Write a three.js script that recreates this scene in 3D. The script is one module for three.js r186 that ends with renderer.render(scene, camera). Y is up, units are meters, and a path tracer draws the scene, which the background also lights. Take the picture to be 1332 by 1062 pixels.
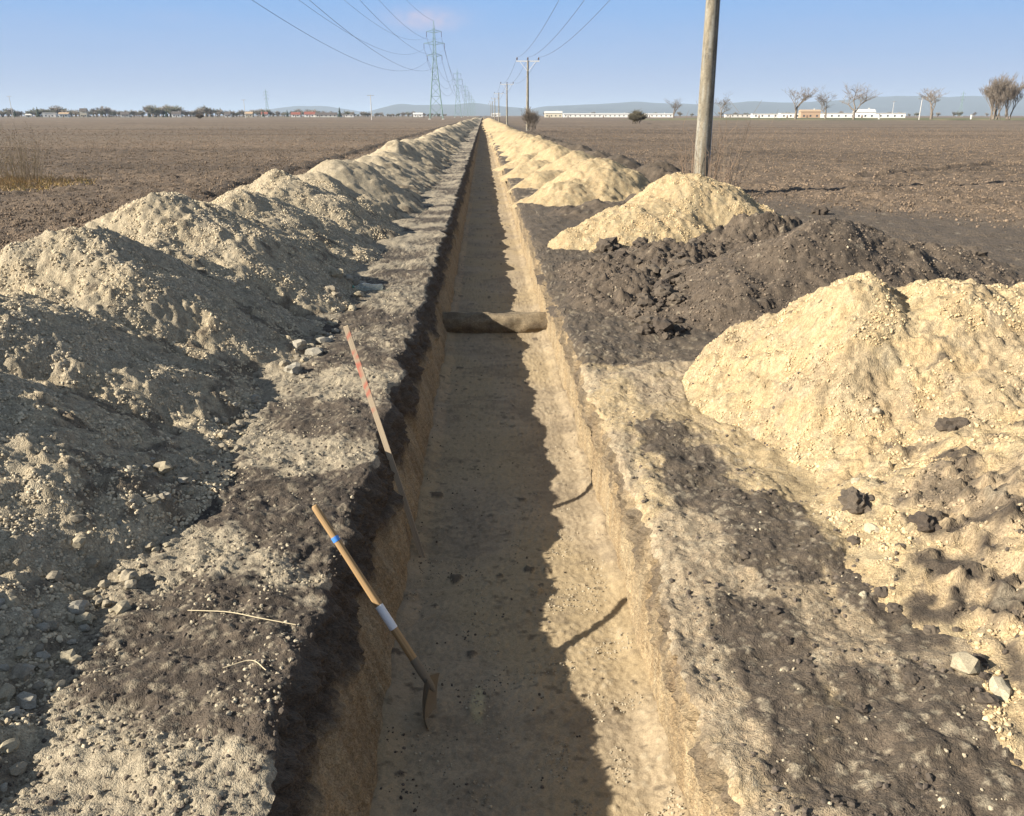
import * as THREE from 'three';
import { mergeGeometries } from 'three/addons/utils/BufferGeometryUtils.js';
import { createNoise2D, createNoise3D } from 'simplex-noise';

// ---------------------------------------------------------------- camera, sky, sun, exposure
// World: x right of the trench axis, y up, -z along the trench ("d" below is distance down the trench, z = -d).
const scene = new THREE.Scene();
const camera = new THREE.PerspectiveCamera(53.66, 1024 / 816, 0.05, 40000);
const EYE = 2.0, PITCH = 19.94, YAW = 1.95;
camera.position.set(0, EYE, 0);
camera.rotation.order = 'YXZ';
camera.rotation.set(-PITCH * Math.PI / 180, -YAW * Math.PI / 180, 0);

const renderer = new THREE.WebGLRenderer({ antialias: true });
renderer.setSize(1024, 816);
renderer.toneMapping = THREE.LinearToneMapping;
renderer.toneMappingExposure = 2.35;
renderer.shadowMap.enabled = true;
renderer.shadowMap.type = THREE.PCFSoftShadowMap;

const smooth = (a, b, t) => { t = Math.min(1, Math.max(0, (t - a) / (b - a))); return t * t * (3 - 2 * t); };
const lerp = (a, b, t) => a + (b - a) * t;
const clamp = (v, a, b) => Math.min(b, Math.max(a, v));
function rng(seed) { let a = seed >>> 0; return () => { a = (a + 0x6D2B79F5) | 0; let t = Math.imul(a ^ (a >>> 15), 1 | a); t = (t + Math.imul(t ^ (t >>> 7), 61 | t)) ^ t; return ((t ^ (t >>> 14)) >>> 0) / 4294967296; }; }
const n2 = createNoise2D(rng(11)), n2b = createNoise2D(rng(23)), n3 = createNoise3D(rng(37));
function fbm(x, y, oct, n = n2) { let s = 0, a = 0.5; for (let k = 0; k < oct; k++) { s += a * n(x + k * 17.3, y - k * 9.1); x *= 2.03; y *= 2.03; a *= 0.5; } return s; }

// a clear winter afternoon sky: pale at the horizon, deeper blue overhead, a few faint scraps of cloud low down
{
  const W = 2048, H = 1024, data = new Float32Array(W * H * 4);
  const stops = [[-90, 0.145, 0.15, 0.16], [0, 0.210, 0.242, 0.310], [2.5, 0.172, 0.226, 0.328], [7, 0.108, 0.203, 0.364], [18, 0.108, 0.156, 0.245], [45, 0.096, 0.120, 0.163], [90, 0.084, 0.104, 0.140]];
  const clouds = [[-1.6, 5.75, 2.3, 0.62, 1.0], [-7.6, 3.0, 1.6, 0.3, 0.10], [-6.1, 2.6, 1.2, 0.25, 0.09], [-14.5, 2.9, 2.0, 0.25, 0.08], [9.5, 2.5, 1.4, 0.25, 0.06], [24.5, 2.55, 1.6, 0.18, 0.14], [-17, 5.6, 2.6, 0.5, 0.10], [16, 5.0, 3.0, 0.4, 0.05]];
  for (let j = 0; j < H; j++) {
    const el = (j + 0.5) / H * 180 - 90;
    let k = 0; while (k < stops.length - 2 && el > stops[k + 1][0]) k++;
    const a = stops[k], b = stops[k + 1], t = clamp((el - a[0]) / (b[0] - a[0]), 0, 1);
    for (let i = 0; i < W; i++) {
      const u = (i + 0.5) / W, ang = (u - 0.5) * Math.PI * 2;              // direction (cos, ., sin)
      const az = Math.atan2(Math.cos(ang), -Math.sin(ang)) * 180 / Math.PI; // 0 down the trench, + to the right
      let r = lerp(a[1], b[1], t), g = lerp(a[2], b[2], t), bl = lerp(a[3], b[3], t);
      if (el > 0.5 && el < 12) {
        let c = 0;
        for (const [ca, ce, wa, we, o] of clouds) {
          const q = ((az - ca + 1.96) / wa) ** 2 + ((el - ce) / we) ** 2;
          if (q < 4) c += o * Math.exp(-q * 1.3) * clamp(0.75 + 0.9 * fbm(az * 0.9 + 40, el * 2.6, 4), 0, 1.4);
        }
        const veil = 0.05 * clamp(fbm(az * 0.08, el * 0.5, 4) + 0.25, 0, 1);
        c = Math.min(0.8, c + veil);
        r = lerp(r, 0.265, c); g = lerp(g, 0.25, c); bl = lerp(bl, 0.315, c);
      }
      const o = (j * W + i) * 4; data[o] = r; data[o + 1] = g; data[o + 2] = bl; data[o + 3] = 1;
    }
  }
  const sky = new THREE.DataTexture(data, W, H, THREE.RGBAFormat, THREE.FloatType);
  sky.mapping = THREE.EquirectangularReflectionMapping; sky.magFilter = sky.minFilter = THREE.LinearFilter;
  sky.colorSpace = THREE.LinearSRGBColorSpace; sky.needsUpdate = true;
  scene.background = sky; scene.environment = sky;
}
const sun = new THREE.DirectionalLight(new THREE.Color(1.0, 0.92, 0.79), 5.0);
sun.position.set(-100, 55.5, 33); sun.target.position.set(0, 0, 0);
sun.castShadow = true; sun.shadow.mapSize.set(4096, 4096);
Object.assign(sun.shadow.camera, { left: -60, right: 60, top: 60, bottom: -60, near: 1, far: 400 });
scene.add(sun, sun.target);
scene.fog = new THREE.FogExp2(new THREE.Color(0.66, 0.81, 1.0), 0.00008);

// ---------------------------------------------------------------- helpers
const used = new Map();
function numbered(name) { const k = used.get(name) || 0; used.set(name, k + 1); return k ? `${name}_${String(k).padStart(3, '0')}` : name; }
function tag(o, label, category, group) { o.userData.label = label; o.userData.category = category; if (group) o.userData.group = group; return o; }
function thing(name, label, category, x = 0, y = 0, d = 0, group) { const g = new THREE.Group(); g.name = numbered(name); g.position.set(x, y, -d); scene.add(g); return tag(g, label, category, group); }
function mesh(name, geo, mat, parent) { const m = new THREE.Mesh(geo, mat); m.name = parent ? name : numbered(name); m.castShadow = m.receiveShadow = true; (parent || scene).add(m); return m; }
function setting(name, geo, mat) { const m = mesh(name, geo, mat); m.userData.kind = 'structure'; return m; }
function copy(o, label, group) { const c = o.clone(); c.name = numbered(o.name.replace(/_\d{3}$/, '')); c.userData = { ...o.userData }; if (label) c.userData.label = label; if (group) c.userData.group = group; scene.add(c); return c; }
function hsh(i, j, k) { let n = (Math.imul(i, 374761393) + Math.imul(j, 668265263) + Math.imul(k, 974634777)) | 0; n = Math.imul(n ^ (n >>> 13), 1274126177); n = Math.imul(n ^ (n >>> 15), 2246822519); return ((n ^ (n >>> 16)) >>> 0) / 4294967296; }
let cobId = 0;
// rounded lumps lying on a surface: the height of the tallest lump over (x, z)
function cob(x, z, s, prob, seed) {
  const wx = 0.16 * s * n2(x * 1.7 / s, z * 1.7 / s), wz = 0.16 * s * n2b(x * 1.7 / s, z * 1.7 / s); x += wx; z += wz;
  const gx = Math.floor(x / s), gz = Math.floor(z / s); let best = 0; cobId = 0;
  for (let i = gx - 1; i <= gx + 1; i++) for (let j = gz - 1; j <= gz + 1; j++) {
    const h = hsh(i, j, seed); if (h > prob) continue;
    const h2 = hsh(j, i, seed + 5), h3 = hsh(i, j, seed + 9), r = s * (0.22 + 0.36 * h3 * h3);
    const dx = x - (i + 0.5 + (h2 - 0.5) * 1.0) * s, dz = z - (j + 0.5 + (hsh(i, j, seed + 2) - 0.5) * 1.0) * s;
    const e = 0.75 + 0.5 * h2, q = 1 - (dx * dx * e + dz * dz / e) / (r * r);
    if (q > 0) { const y = r * Math.sqrt(q) * 0.62; if (y > best) { best = y; cobId = h2 + 0.001; } }
  }
  return best;
}
// a grid mesh; fn(i, j, out) fills x, y, d, r, g, b, u, v; keep(a, b, c, e) may drop a cell
const out = new Float64Array(9);
function gridGeo(nu, nv, fn, drop) {
  const P = new Float32Array(nu * nv * 3), C = new Float32Array(nu * nv * 3), U = new Float32Array(nu * nv * 2), K = drop ? new Uint8Array(nu * nv) : null, I = [];
  for (let j = 0; j < nv; j++) for (let i = 0; i < nu; i++) {
    const n = j * nu + i; out[8] = 0; fn(i, j, out);
    P[n * 3] = out[0]; P[n * 3 + 1] = out[1]; P[n * 3 + 2] = -out[2]; C[n * 3] = out[3]; C[n * 3 + 1] = out[4]; C[n * 3 + 2] = out[5]; U[n * 2] = out[6]; U[n * 2 + 1] = out[7];
    if (K) K[n] = out[8];
  }
  for (let j = 0; j < nv - 1; j++) for (let i = 0; i < nu - 1; i++) {
    const a = j * nu + i, b = a + 1, c = a + nu, e = c + 1;
    if (K && K[a] && K[b] && K[c] && K[e]) continue;
    if ((i + j) & 1) I.push(a, b, c, b, e, c); else I.push(a, b, e, a, e, c);
  }
  const g = new THREE.BufferGeometry();
  let pos = P, col = C, uv = U;
  if (K) {                                                        // leave out the vertices that nothing uses
    const map = new Int32Array(nu * nv).fill(-1); let m = 0; for (const k of I) if (map[k] < 0) map[k] = m++;
    pos = new Float32Array(m * 3); col = new Float32Array(m * 3); uv = new Float32Array(m * 2);
    for (let k = 0; k < map.length; k++) if (map[k] >= 0) { const q = map[k]; pos.set(P.subarray(k * 3, k * 3 + 3), q * 3); col.set(C.subarray(k * 3, k * 3 + 3), q * 3); uv.set(U.subarray(k * 2, k * 2 + 2), q * 2); }
    for (let k = 0; k < I.length; k++) I[k] = map[I[k]];
  }
  g.setAttribute('position', new THREE.BufferAttribute(pos, 3)); g.setAttribute('color', new THREE.BufferAttribute(col, 3)); g.setAttribute('uv', new THREE.BufferAttribute(uv, 2));
  g.setIndex(new THREE.BufferAttribute(new Uint32Array(I), 1)); g.computeVertexNormals();
  return g;
}
function merged(list) { return list.length === 1 ? list[0] : mergeGeometries(list.map(g => { const q = g.index ? g.toNonIndexed() : g; for (const k of Object.keys(q.attributes)) if (!['position', 'normal', 'uv'].includes(k)) q.deleteAttribute(k); return q; })); }
const V = (x, y, z) => new THREE.Vector3(x, y, z);
function rod(a, b, r0, r1 = r0, seg = 5, open = true) {
  const L = a.distanceTo(b), g = new THREE.CylinderGeometry(r1, r0, L, seg, 1, open);
  g.translate(0, L / 2, 0); g.applyQuaternion(new THREE.Quaternion().setFromUnitVectors(V(0, 1, 0), b.clone().sub(a).normalize())); g.translate(a.x, a.y, a.z); return g;
}
function box(x0, x1, y0, y1, z0, z1) { const g = new THREE.BoxGeometry(x1 - x0, y1 - y0, z1 - z0); g.translate((x0 + x1) / 2, (y0 + y1) / 2, (z0 + z1) / 2); return g; }
function lathe(pts, seg = 16) { return new THREE.LatheGeometry(pts.map(p => new THREE.Vector2(p[0], p[1])), seg); }

// ---------------------------------------------------------------- textures and materials
function tileNoise(N, layers, seed) {                             // sums of value noise that tile, in 0..1
  const A = new Float32Array(N * N);
  layers.forEach(([cells, amp, ax = 1], L) => {
    const cy = Math.round(cells / ax);
    for (let j = 0; j < N; j++) for (let i = 0; i < N; i++) {
      const x = i / N * cells, y = j / N * cy, x0 = Math.floor(x), y0 = Math.floor(y), fx = x - x0, fy = y - y0, sx = fx * fx * (3 - 2 * fx), sy = fy * fy * (3 - 2 * fy);
      const h = (p, q) => hsh(p % cells, q % cy, seed + L * 7);
      A[j * N + i] += amp * (lerp(lerp(h(x0, y0), h(x0 + 1, y0), sx), lerp(h(x0, y0 + 1), h(x0 + 1, y0 + 1), sx), sy) - 0.5);
    }
  });
  return A;
}
function tex(N, fn, srgb) {
  const D = new Uint8Array(N * N * 4);
  for (let k = 0; k < N * N; k++) { const c = fn(k); D[k * 4] = clamp(c[0], 0, 255); D[k * 4 + 1] = clamp(c[1], 0, 255); D[k * 4 + 2] = clamp(c[2], 0, 255); D[k * 4 + 3] = 255; }
  const t = new THREE.DataTexture(D, N, N, THREE.RGBAFormat); t.wrapS = t.wrapT = THREE.RepeatWrapping; t.magFilter = THREE.LinearFilter; t.minFilter = THREE.LinearMipmapLinearFilter; t.generateMipmaps = true;
  if (srgb) t.colorSpace = THREE.SRGBColorSpace; t.needsUpdate = true; return t;
}
const grainA = tileNoise(1024, [[23, 0.25], [61, 0.35], [131, 0.5], [257, 0.6], [509, 0.5]], 3);
const grainB = tileNoise(1024, [[41, 0.5], [97, 0.5], [211, 0.5], [431, 0.45]], 91);
const grainMap = tex(1024, k => { const g = 208 + 78 * grainA[k] + (grainB[k] > 0.42 ? 22 : grainB[k] < -0.42 ? -42 : 0); return [g, g - 1 + 5 * grainB[k], g - 3 + 8 * grainB[k]]; }, true);
const grainBump = tex(1024, k => { const g = 128 + 105 * grainA[k] + 60 * grainB[k]; return [g, g, g]; });
const woodN = tileNoise(512, [[90, 0.6, 22], [200, 0.4, 16], [20, 0.5, 5]], 77);
const woodMap = tex(512, k => { const g = 205 + 70 * woodN[k]; return [g, g - 6, g - 14]; }, true);

const soilMat = new THREE.MeshStandardMaterial({ vertexColors: true, map: grainMap, bumpMap: grainBump, bumpScale: 0.008, roughness: 1 });
const sandMat = new THREE.MeshStandardMaterial({ vertexColors: true, map: grainMap, bumpMap: grainBump, bumpScale: 0.009, roughness: 1 });
const wallMat = new THREE.MeshStandardMaterial({ vertexColors: true, map: grainMap, bumpMap: grainBump, bumpScale: 0.012, roughness: 1 });
const fieldMat = new THREE.MeshStandardMaterial({ vertexColors: true, map: grainMap, bumpMap: grainBump, bumpScale: 0.05, roughness: 1 });
const softMap = tex(1024, k => { const g = 212 + 34 * grainA[k] + 10 * grainB[k]; return [g, g - 1, g - 3]; }, true);
const floorMat = new THREE.MeshStandardMaterial({ vertexColors: true, map: softMap, bumpMap: grainBump, bumpScale: 0.003, roughness: 1 });
for (const m of [soilMat, sandMat, wallMat, fieldMat, floorMat]) m.name = 'earth';
const std = (r, g, b, rough = 0.9, more = {}) => { const m = new THREE.MeshStandardMaterial({ roughness: rough, ...more }); m.color.setRGB(r, g, b); return m; };

// base colours of the earths (linear)
const TOP = [0.074, 0.057, 0.043], TOPL = [0.160, 0.124, 0.090], PALE = [0.53, 0.452, 0.325], SAND = [0.57, 0.435, 0.245], LOESS = [0.42, 0.305, 0.17], FLOOR = [0.46, 0.365, 0.24], FIELD = [0.220, 0.160, 0.108], GREY = [0.40, 0.31, 0.205];
const col = [0, 0, 0];
function setc(c) { col[0] = c[0]; col[1] = c[1]; col[2] = c[2]; }
function mixc(c, t) { t = clamp(t, 0, 1); col[0] += (c[0] - col[0]) * t; col[1] += (c[1] - col[1]) * t; col[2] += (c[2] - col[2]) * t; }
function mulc(k) { col[0] *= k; col[1] *= k; col[2] *= k; }

// ---------------------------------------------------------------- the shape of the ground
const DEPTH = 0.64;
const lipL = d => -0.70 + 0.045 * n2(d * 0.9, 3) + 0.042 * n2(d * 2.6, 7) + 0.014 * n2(d * 9, 1) + 0.005 * n2(d * 24, 5) + 0.05 * smooth(0.6, 0, Math.abs(d - 3.35)) * -1;
const lipR = d => 0.81 - 0.06 * smooth(4.0, 2.0, d) + 0.03 * n2(d * 0.7, 33) + 0.022 * n2(d * 2.7, 37) + 0.016 * n2(d * 8, 31) + 0.01 * n2(d * 22, 35);
const footL = d => -0.49 + 0.018 * n2(d * 0.8, 51) + 0.012 * n2(d * 4, 53);
const footR = d => 0.80 - 0.02 * smooth(3.6, 2.2, d) + 0.02 * n2(d * 0.8, 61) + 0.014 * n2(d * 3.5, 63);
const blob = (x, d, cx, cd, rx, rd) => 1 - Math.sqrt(((x - cx) / rx) ** 2 + ((d - cd) / rd) ** 2);
function seg(x, d, x0, d0, x1, d1) { const ex = x1 - x0, ed = d1 - d0, t = clamp(((x - x0) * ex + (d - d0) * ed) / (ex * ex + ed * ed), 0, 1); return Math.hypot(x - x0 - t * ex, d - d0 - t * ed); }
function fieldness(x, d) { if (x < 0) return smooth(-5.2, -6.6, x); const k = 4.5 * smooth(22, 13, d); return smooth(5.2 + k, 8.5 + k * 1.3, x); }
// height of the bare ground, without the grain-sized lumps
function groundY(x, d) {
  const f = fieldness(x, d);
  let y = 0.03 * n2(x * 0.6, d * 0.6) + 0.016 * n2(x * 2.1, d * 2.1) * (1 - f);
  if (d < 60) y += 0.012 * n2b(x * 5, d * 5) * (1 - 0.6 * f);
  if (x < 0) {
    y += 0.02 * smooth(-1.3, -0.70, x) - 0.05 * smooth(0.55, 0, Math.abs(d - 3.35)) * smooth(-1.1, -0.7, x);
    y += 0.16 * smooth(0.45, 0.1, Math.abs(x + 7.3 + 0.25 * n2(d * 0.25, 5) + 0.1 * n2(d, 8))) * smooth(18, 24, d) * (0.6 + 0.4 * n2(d * 1.3, 2));
  } else {
    y += -0.03 * smooth(0.95, 0.80, x) * (0.6 + 0.4 * n2(d * 1.3, 77)) + 0.05 * smooth(1.0, 1.7, x) * smooth(4.5, 3, d);
    const r = seg(x, d, 12.6, 27.4, 21.8, 34.8) + 0.12 * n2(x * 0.9, d * 0.9); y += -0.09 * smooth(0.5, 0.1, r) + 0.10 * smooth(0.35, 0.05, Math.abs(r - 0.6));
    const r2 = seg(x, d, 9, 41, 19, 50) + 0.15 * n2(x * 0.5, d * 0.5); y += -0.08 * smooth(0.7, 0.1, r2) + 0.08 * smooth(0.4, 0.05, Math.abs(r2 - 0.75));
  }
  if (f > 0 && d < 500) {
    const k = smooth(420, 120, d);
    y += f * k * (0.05 * n2b(x * 0.55, d * 0.55) + 0.04 * Math.abs(n2(x * 1.3, d * 1.3)));
  }
  return y;
}
const heaps = [];                                                 // filled below; each has .top(x, d)
function heapTop(x, d) { let m = -9; for (const h of heaps) if (x > h.x0 && x < h.x1 && d > h.d0 && d < h.d1) m = Math.max(m, h.top(x, d)); return m; }
function surfaceY(x, d) { return Math.max(groundY(x, d), heapTop(x, d)); }

// pale scatter over the left berm, as bands across it
const bandsL = [[1.0, 0.35, 0.6], [2.02, 0.36, 0.95], [3.4, 0.26, 0.85], [4.72, 0.32, 0.85], [6.15, 0.5, 0.8], [7.6, 0.5, 0.45], [9.4, 0.9, 0.6]];
// dark bare topsoil on the right berm
const darkR = [[1.16, 5.05, 0.16, 0.26], [1.26, 4.3, 0.19, 0.7], [1.42, 3.6, 0.24, 0.5], [1.10, 2.5, 0.17, 0.6], [1.4, 1.9, 0.3, 0.6], [1.72, 2.95, 0.16, 0.4], [1.35, 8.6, 0.85, 1.75], [1.9, 11.2, 1.5, 2.0], [3.2, 10, 3, 3], [1.5, 16.6, 0.8, 1.0], [2.0, 18.4, 1.0, 1.2]];
// final point of the berms and fields: height with lumps, colour
let shadeY = 0;
function shade(x, d, sp) {                                        // sp: spacing of the mesh here, so that lumps finer than it are left out
  const f = fieldness(x, d), y0 = groundY(x, d); let y = y0;
  const w1 = fbm(x * 1.1 + 5, d * 1.1, 3), w2 = fbm(x * 4.2, d * 4.2 + 8, 3, n2b), w3 = n2(x * 19, d * 19), w4 = d < 40 ? n2b(x * 47, d * 47) : 0;
  if (x < 0) {
    let pale = 0; const dd = d + 0.28 * (x + 1.15) + 0.34 * w1 + 0.10 * w2;
    for (const [c, w, a] of bandsL) pale = Math.max(pale, a * smooth(1.15, 0.55, Math.abs(dd - c) / w));
    if (d > 8) pale = Math.max(pale, smooth(8, 13, d) * clamp(0.62 + 0.55 * w1 + 0.5 * n2(d * 0.8, x * 0.4), 0, 1));
    pale = Math.max(pale, 0.9 * smooth(-1.35, -1.75, x + 0.2 * w1));
    const m = smooth(0.30, 0.80, pale + 0.34 * w2 + 0.26 * w3 + 0.24 * w4);
    setc(TOP); mixc(TOPL, 0.35 + 0.6 * w2 + 0.3 * w1); mixc(PALE, m * 0.8); if (m < 0.3 && w3 + 0.7 * w4 > 1.15) mixc(PALE, 0.6);
    if (sp < 0.05) {
      const amp = smooth(26, 4, d);
      const lipFade = 0.35 + 0.65 * smooth(-0.74, -0.84, x), c1 = cob(x, d, 0.055, 0.75, 4) * amp * lipFade, id = cobId; y += c1 * (0.12 + 0.45 * m); if (c1 > 0.004 && id > 0.62) mixc(PALE, 0.35 + 0.4 * m); else if (c1 > 0.004 && id < 0.25) mulc(0.75);
      if (sp < 0.022) { const c2 = cob(x, d, 0.027, 0.8, 14) * lipFade; y += c2 * (0.3 + 0.4 * m); if (c2 > 0.003 && cobId > 0.75) mixc(PALE, 0.45); }
      y += 0.006 * w3 + 0.003 * w4 + 0.02 * Math.abs(w2) * (1 - m);
    }
  } else {
    let dark = -1; const sx = x + 0.09 * w1 + 0.07 * w2, sd = d + 0.3 * w1 + 0.12 * w2;
    for (const [cx, cd, rx, rd] of darkR) dark = Math.max(dark, blob(sx, sd, cx, cd, rx, rd));
    if (d > 6.6) dark = Math.max(dark, smooth(6.6, 7.4, d + 0.5 * w1) * (0.35 + 0.6 * w1 - smooth(14, 24, d) * 0.25));
    if (x > 2.4) dark = Math.max(dark, 0.5);
    const streak = 0.6 * n2(x * 9 - d * 1.5, d * 1.1) + 0.4 * n2b(x * 23 - d * 3, d * 2);
    const m = smooth(-0.08, 0.10, dark + 0.06 + 0.07 * w2 + 0.04 * w3 + 0.16 * streak);
    setc(GREY); mixc([0.55, 0.445, 0.295], 0.45 + 0.7 * w2 + 0.3 * w3 + 0.35 * streak); mixc(SAND, smooth(0.1, 0.5, w1 + 0.45 * smooth(0.5, 0.1, Math.abs(d - 5.3)) + 0.4 * smooth(0.25, 0.05, Math.abs(x - 1.0)) * smooth(4, 5, d)) * 0.75);
    mixc(SAND, smooth(1.32, 1.6, x + 0.25 * w2) * smooth(6.1, 5.4, d) * smooth(2.4, 3.6, d) * 0.95);
    mixc(TOPL, clamp(0.30 + 0.9 * w2 + 0.3 * streak, 0, 0.75) * smooth(3.9, 2.9, d + w1 * 0.6)); mixc(TOP, m * (0.9 + 0.1 * w3)); mixc(TOPL, m * clamp(0.3 + 0.8 * w2 + 0.35 * streak + 0.55 * smooth(3.5, 6.5, x), 0, 0.95));
    if (w3 + 0.8 * w4 > 1.2) mixc(PALE, 0.55);
    if (sp < 0.05) {
      const amp = smooth(26, 4, d);
      const rough = clamp(0.10 + 0.9 * w1, 0, 0.5) + 0.7 * smooth(0.1, 0.5, dark) * smooth(7.5, 9, d) + 0.35 * smooth(2.6, 2.0, d);
      const c1 = cob(x, d, 0.11, 0.5, 6) * amp * rough; y += c1 * 0.4;
      const c0 = cob(x, d, 0.05, 0.65, 16) * amp, id = cobId; y += c0 * (0.14 + 0.2 * rough); if (c0 > 0.005 && id > 0.7) mixc(PALE, 0.4); else if (c0 > 0.005 && id < 0.3) mulc(0.8);
      if (sp < 0.022) { const c2 = cob(x, d, 0.026, 0.7, 26); y += c2 * 0.3; if (c2 > 0.003 && cobId > 0.72) mixc(PALE, 0.5); }
      y += 0.006 * w3 + 0.003 * w4 + 0.006 * streak * (1 - f);
    }
  }
  if (f > 0) {
    const keep = [col[0], col[1], col[2]];
    setc(FIELD); mulc(1 + 0.30 * w1 + 0.35 * w2 + 0.25 * w3 + 0.22 * n2(x * 0.02, d * 0.05) + 0.16 * n2(x * 0.012 + d * 0.002, d * 0.11));
    if (d > 60) mixc([0.25, 0.20, 0.145], 0.5 * smooth(0.1, 0.6, n2b(x * 0.006, d * 0.035) + 0.2));
    if (x < 0) mixc(TOP, 0.8 * smooth(0.5, 0.15, Math.abs(x + 7.3 + 0.25 * n2(d * 0.25, 5) + 0.1 * n2(d, 8))) * smooth(18, 24, d));
    else mixc(TOP, 0.5 * smooth(0.6, 0.1, seg(x, d, 12.6, 27.4, 21.8, 34.8)));
    const fr = col[0], fg = col[1], fb = col[2]; setc(keep); mixc([fr, fg, fb], f);
    if (d < 160) {
      const a = f * smooth(150, 40, d);
      y += a * (0.35 * cob(x, d, 0.42, 0.6, 41) + (sp < 0.16 ? cob(x, d, 0.2, 0.85, 43) * 0.95 : 0)); const i1 = cobId; if (i1) mulc(1 + f * 0.5 * (i1 - 0.5));
    }
  }
  shadeY = y;
}

// ---------------------------------------------------------------- heaps: each a mesh of its own lying on the ground
// blobs: [x, d, half width, half length, height, turn]; a rounded cone each, melted together
function makeHeap(o) {
  const { blobs, k = 0.10, seed = 1, round = 0.22, rough = 1 } = o;
  const cs = blobs.map(b => [...b.slice(0, 5), Math.cos(b[5] || 0), Math.sin(b[5] || 0)]);
  let x0 = 1e9, x1 = -1e9, d0 = 1e9, d1 = -1e9;
  for (const b of blobs) { const m = b[5] ? 1.25 * Math.max(b[2], b[3]) : 0, rx = Math.max(m, b[2] * 1.2), rd = Math.max(m, b[3] * 1.2); x0 = Math.min(x0, b[0] - rx); x1 = Math.max(x1, b[0] + rx); d0 = Math.min(d0, b[1] - rd); d1 = Math.max(d1, b[1] + rd); }
  const h = { ...o, x0, x1, d0, d1 }, fine = o.kind === 'pale' ? 0.55 : 1;
  h.raw = (x, d) => {
    const wx = x + 0.15 * n2(x * 0.8 + seed, d * 0.8) + 0.02 * n2b(x * 3.1, d * 3.1 + seed), wd = d + 0.15 * n2b(x * 0.8, d * 0.8 + seed) + 0.02 * n2(x * 3.1 - seed, d * 3.1);
    let y = -9;
    for (const [cx, cd, rx, rd, hh, co, si] of cs) {
      const ex = wx - cx, ed = wd - cd, q2 = ((ex * co + ed * si) / rx) ** 2 + ((ed * co - ex * si) / rd) ** 2;
      const ang = Math.atan2(ed, ex), rib = (0.05 * n2(Math.cos(ang) * 1.6 + seed * 3, Math.sin(ang) * 1.6) + 0.03 * n2(Math.cos(ang) * 5 + seed, Math.sin(ang) * 5)) * Math.min(1, q2 * 2);
      let v = hh * (1 + round - Math.sqrt(q2 * (1 + 2 * round) * (1 + rib) + round * round));
      const t = clamp(0.5 + 0.5 * (v - y) / k, 0, 1); y = y < -5 ? v : lerp(y, v, t) + k * t * (1 - t);
    }
    return y;
  };
  h.top = (x, d) => { const r = h.raw(x, d); return r < -0.4 ? -9 : groundY(x, d) + r + rough * fine * (0.03 * n2(x * 1.7 + seed, d * 1.7) + 0.012 * n2b(x * 5.1, d * 5.1 + seed)) * smooth(-0.05, 0.25, r); };
  heaps.push(h); return h;
}
let mixM = 0;
function heapColor(kind, x, d, y, raw) {
  mixM = 0;
  const w1 = fbm(x * 1.3 + 50, d * 1.3, 3), w2 = fbm(x * 5 + 9, d * 5, 3, n2b), w3 = n2(x * 21, d * 21);
  if (kind === 'sand') { setc(SAND); mixc([0.59, 0.43, 0.235], clamp(0.35 + 1.2 * w1, 0, 0.8)); mixc([0.57, 0.465, 0.29], clamp(0.3 + 0.9 * w2, 0, 0.7)); mulc(1 + 0.12 * w3 + 0.10 * w2); if (w2 + 0.5 * w3 < -0.62) mixc(GREY, 0.6); }
  else if (kind === 'mixed') {
    setc(SAND); mixc([0.59, 0.43, 0.235], clamp(0.35 + 1.2 * w1, 0, 0.8)); mixc([0.56, 0.455, 0.285], clamp(0.3 + 0.9 * w2, 0, 0.7)); mulc(1 + 0.12 * w3 + 0.10 * w2);
    const m = smooth(0.30, 0.75, smooth(4.5, 3.2, d - 0.3 * (x - 2.4)) * (0.7 + 0.4 * (x - 2)) + 0.7 * w1 + 0.5 * w2 - 0.35 * smooth(2.0, 1.75, x) + 0.0); mixM = m;
    mixc(GREY, m * 0.75); mixc(TOP, m * smooth(-0.1, 0.45, w1 + w2 * 1.1 + 0.1) * 0.95);
    mixc(GREY, 0.45 * smooth(0.25, 0.55, n2(x * 0.8 + 3, d * 0.8 - 1) + 0.5 * w2));
  } else if (kind === 'pale') { setc(PALE); mixc([0.64, 0.53, 0.355], clamp(0.5 + 1.1 * w1, 0, 0.95)); mixc([0.48, 0.395, 0.27], clamp(0.2 + 0.9 * w2, 0, 0.6)); mulc(1 + 0.14 * w3 + 0.12 * w2); mixc(TOPL, smooth(0.30, 0.62, w1 * 0.9 + 0.5 * w2 + 0.32 * smooth(0.45, 0.05, raw)) * 0.75); }
  else { setc(TOP); mixc(TOPL, clamp(0.72 + 0.6 * w1 + 0.4 * w2, 0.1, 1)); mulc(1 + 0.2 * w3 + 0.2 * w2); if (w3 + w2 > 1.05) mixc(PALE, 0.5); }
}
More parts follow.
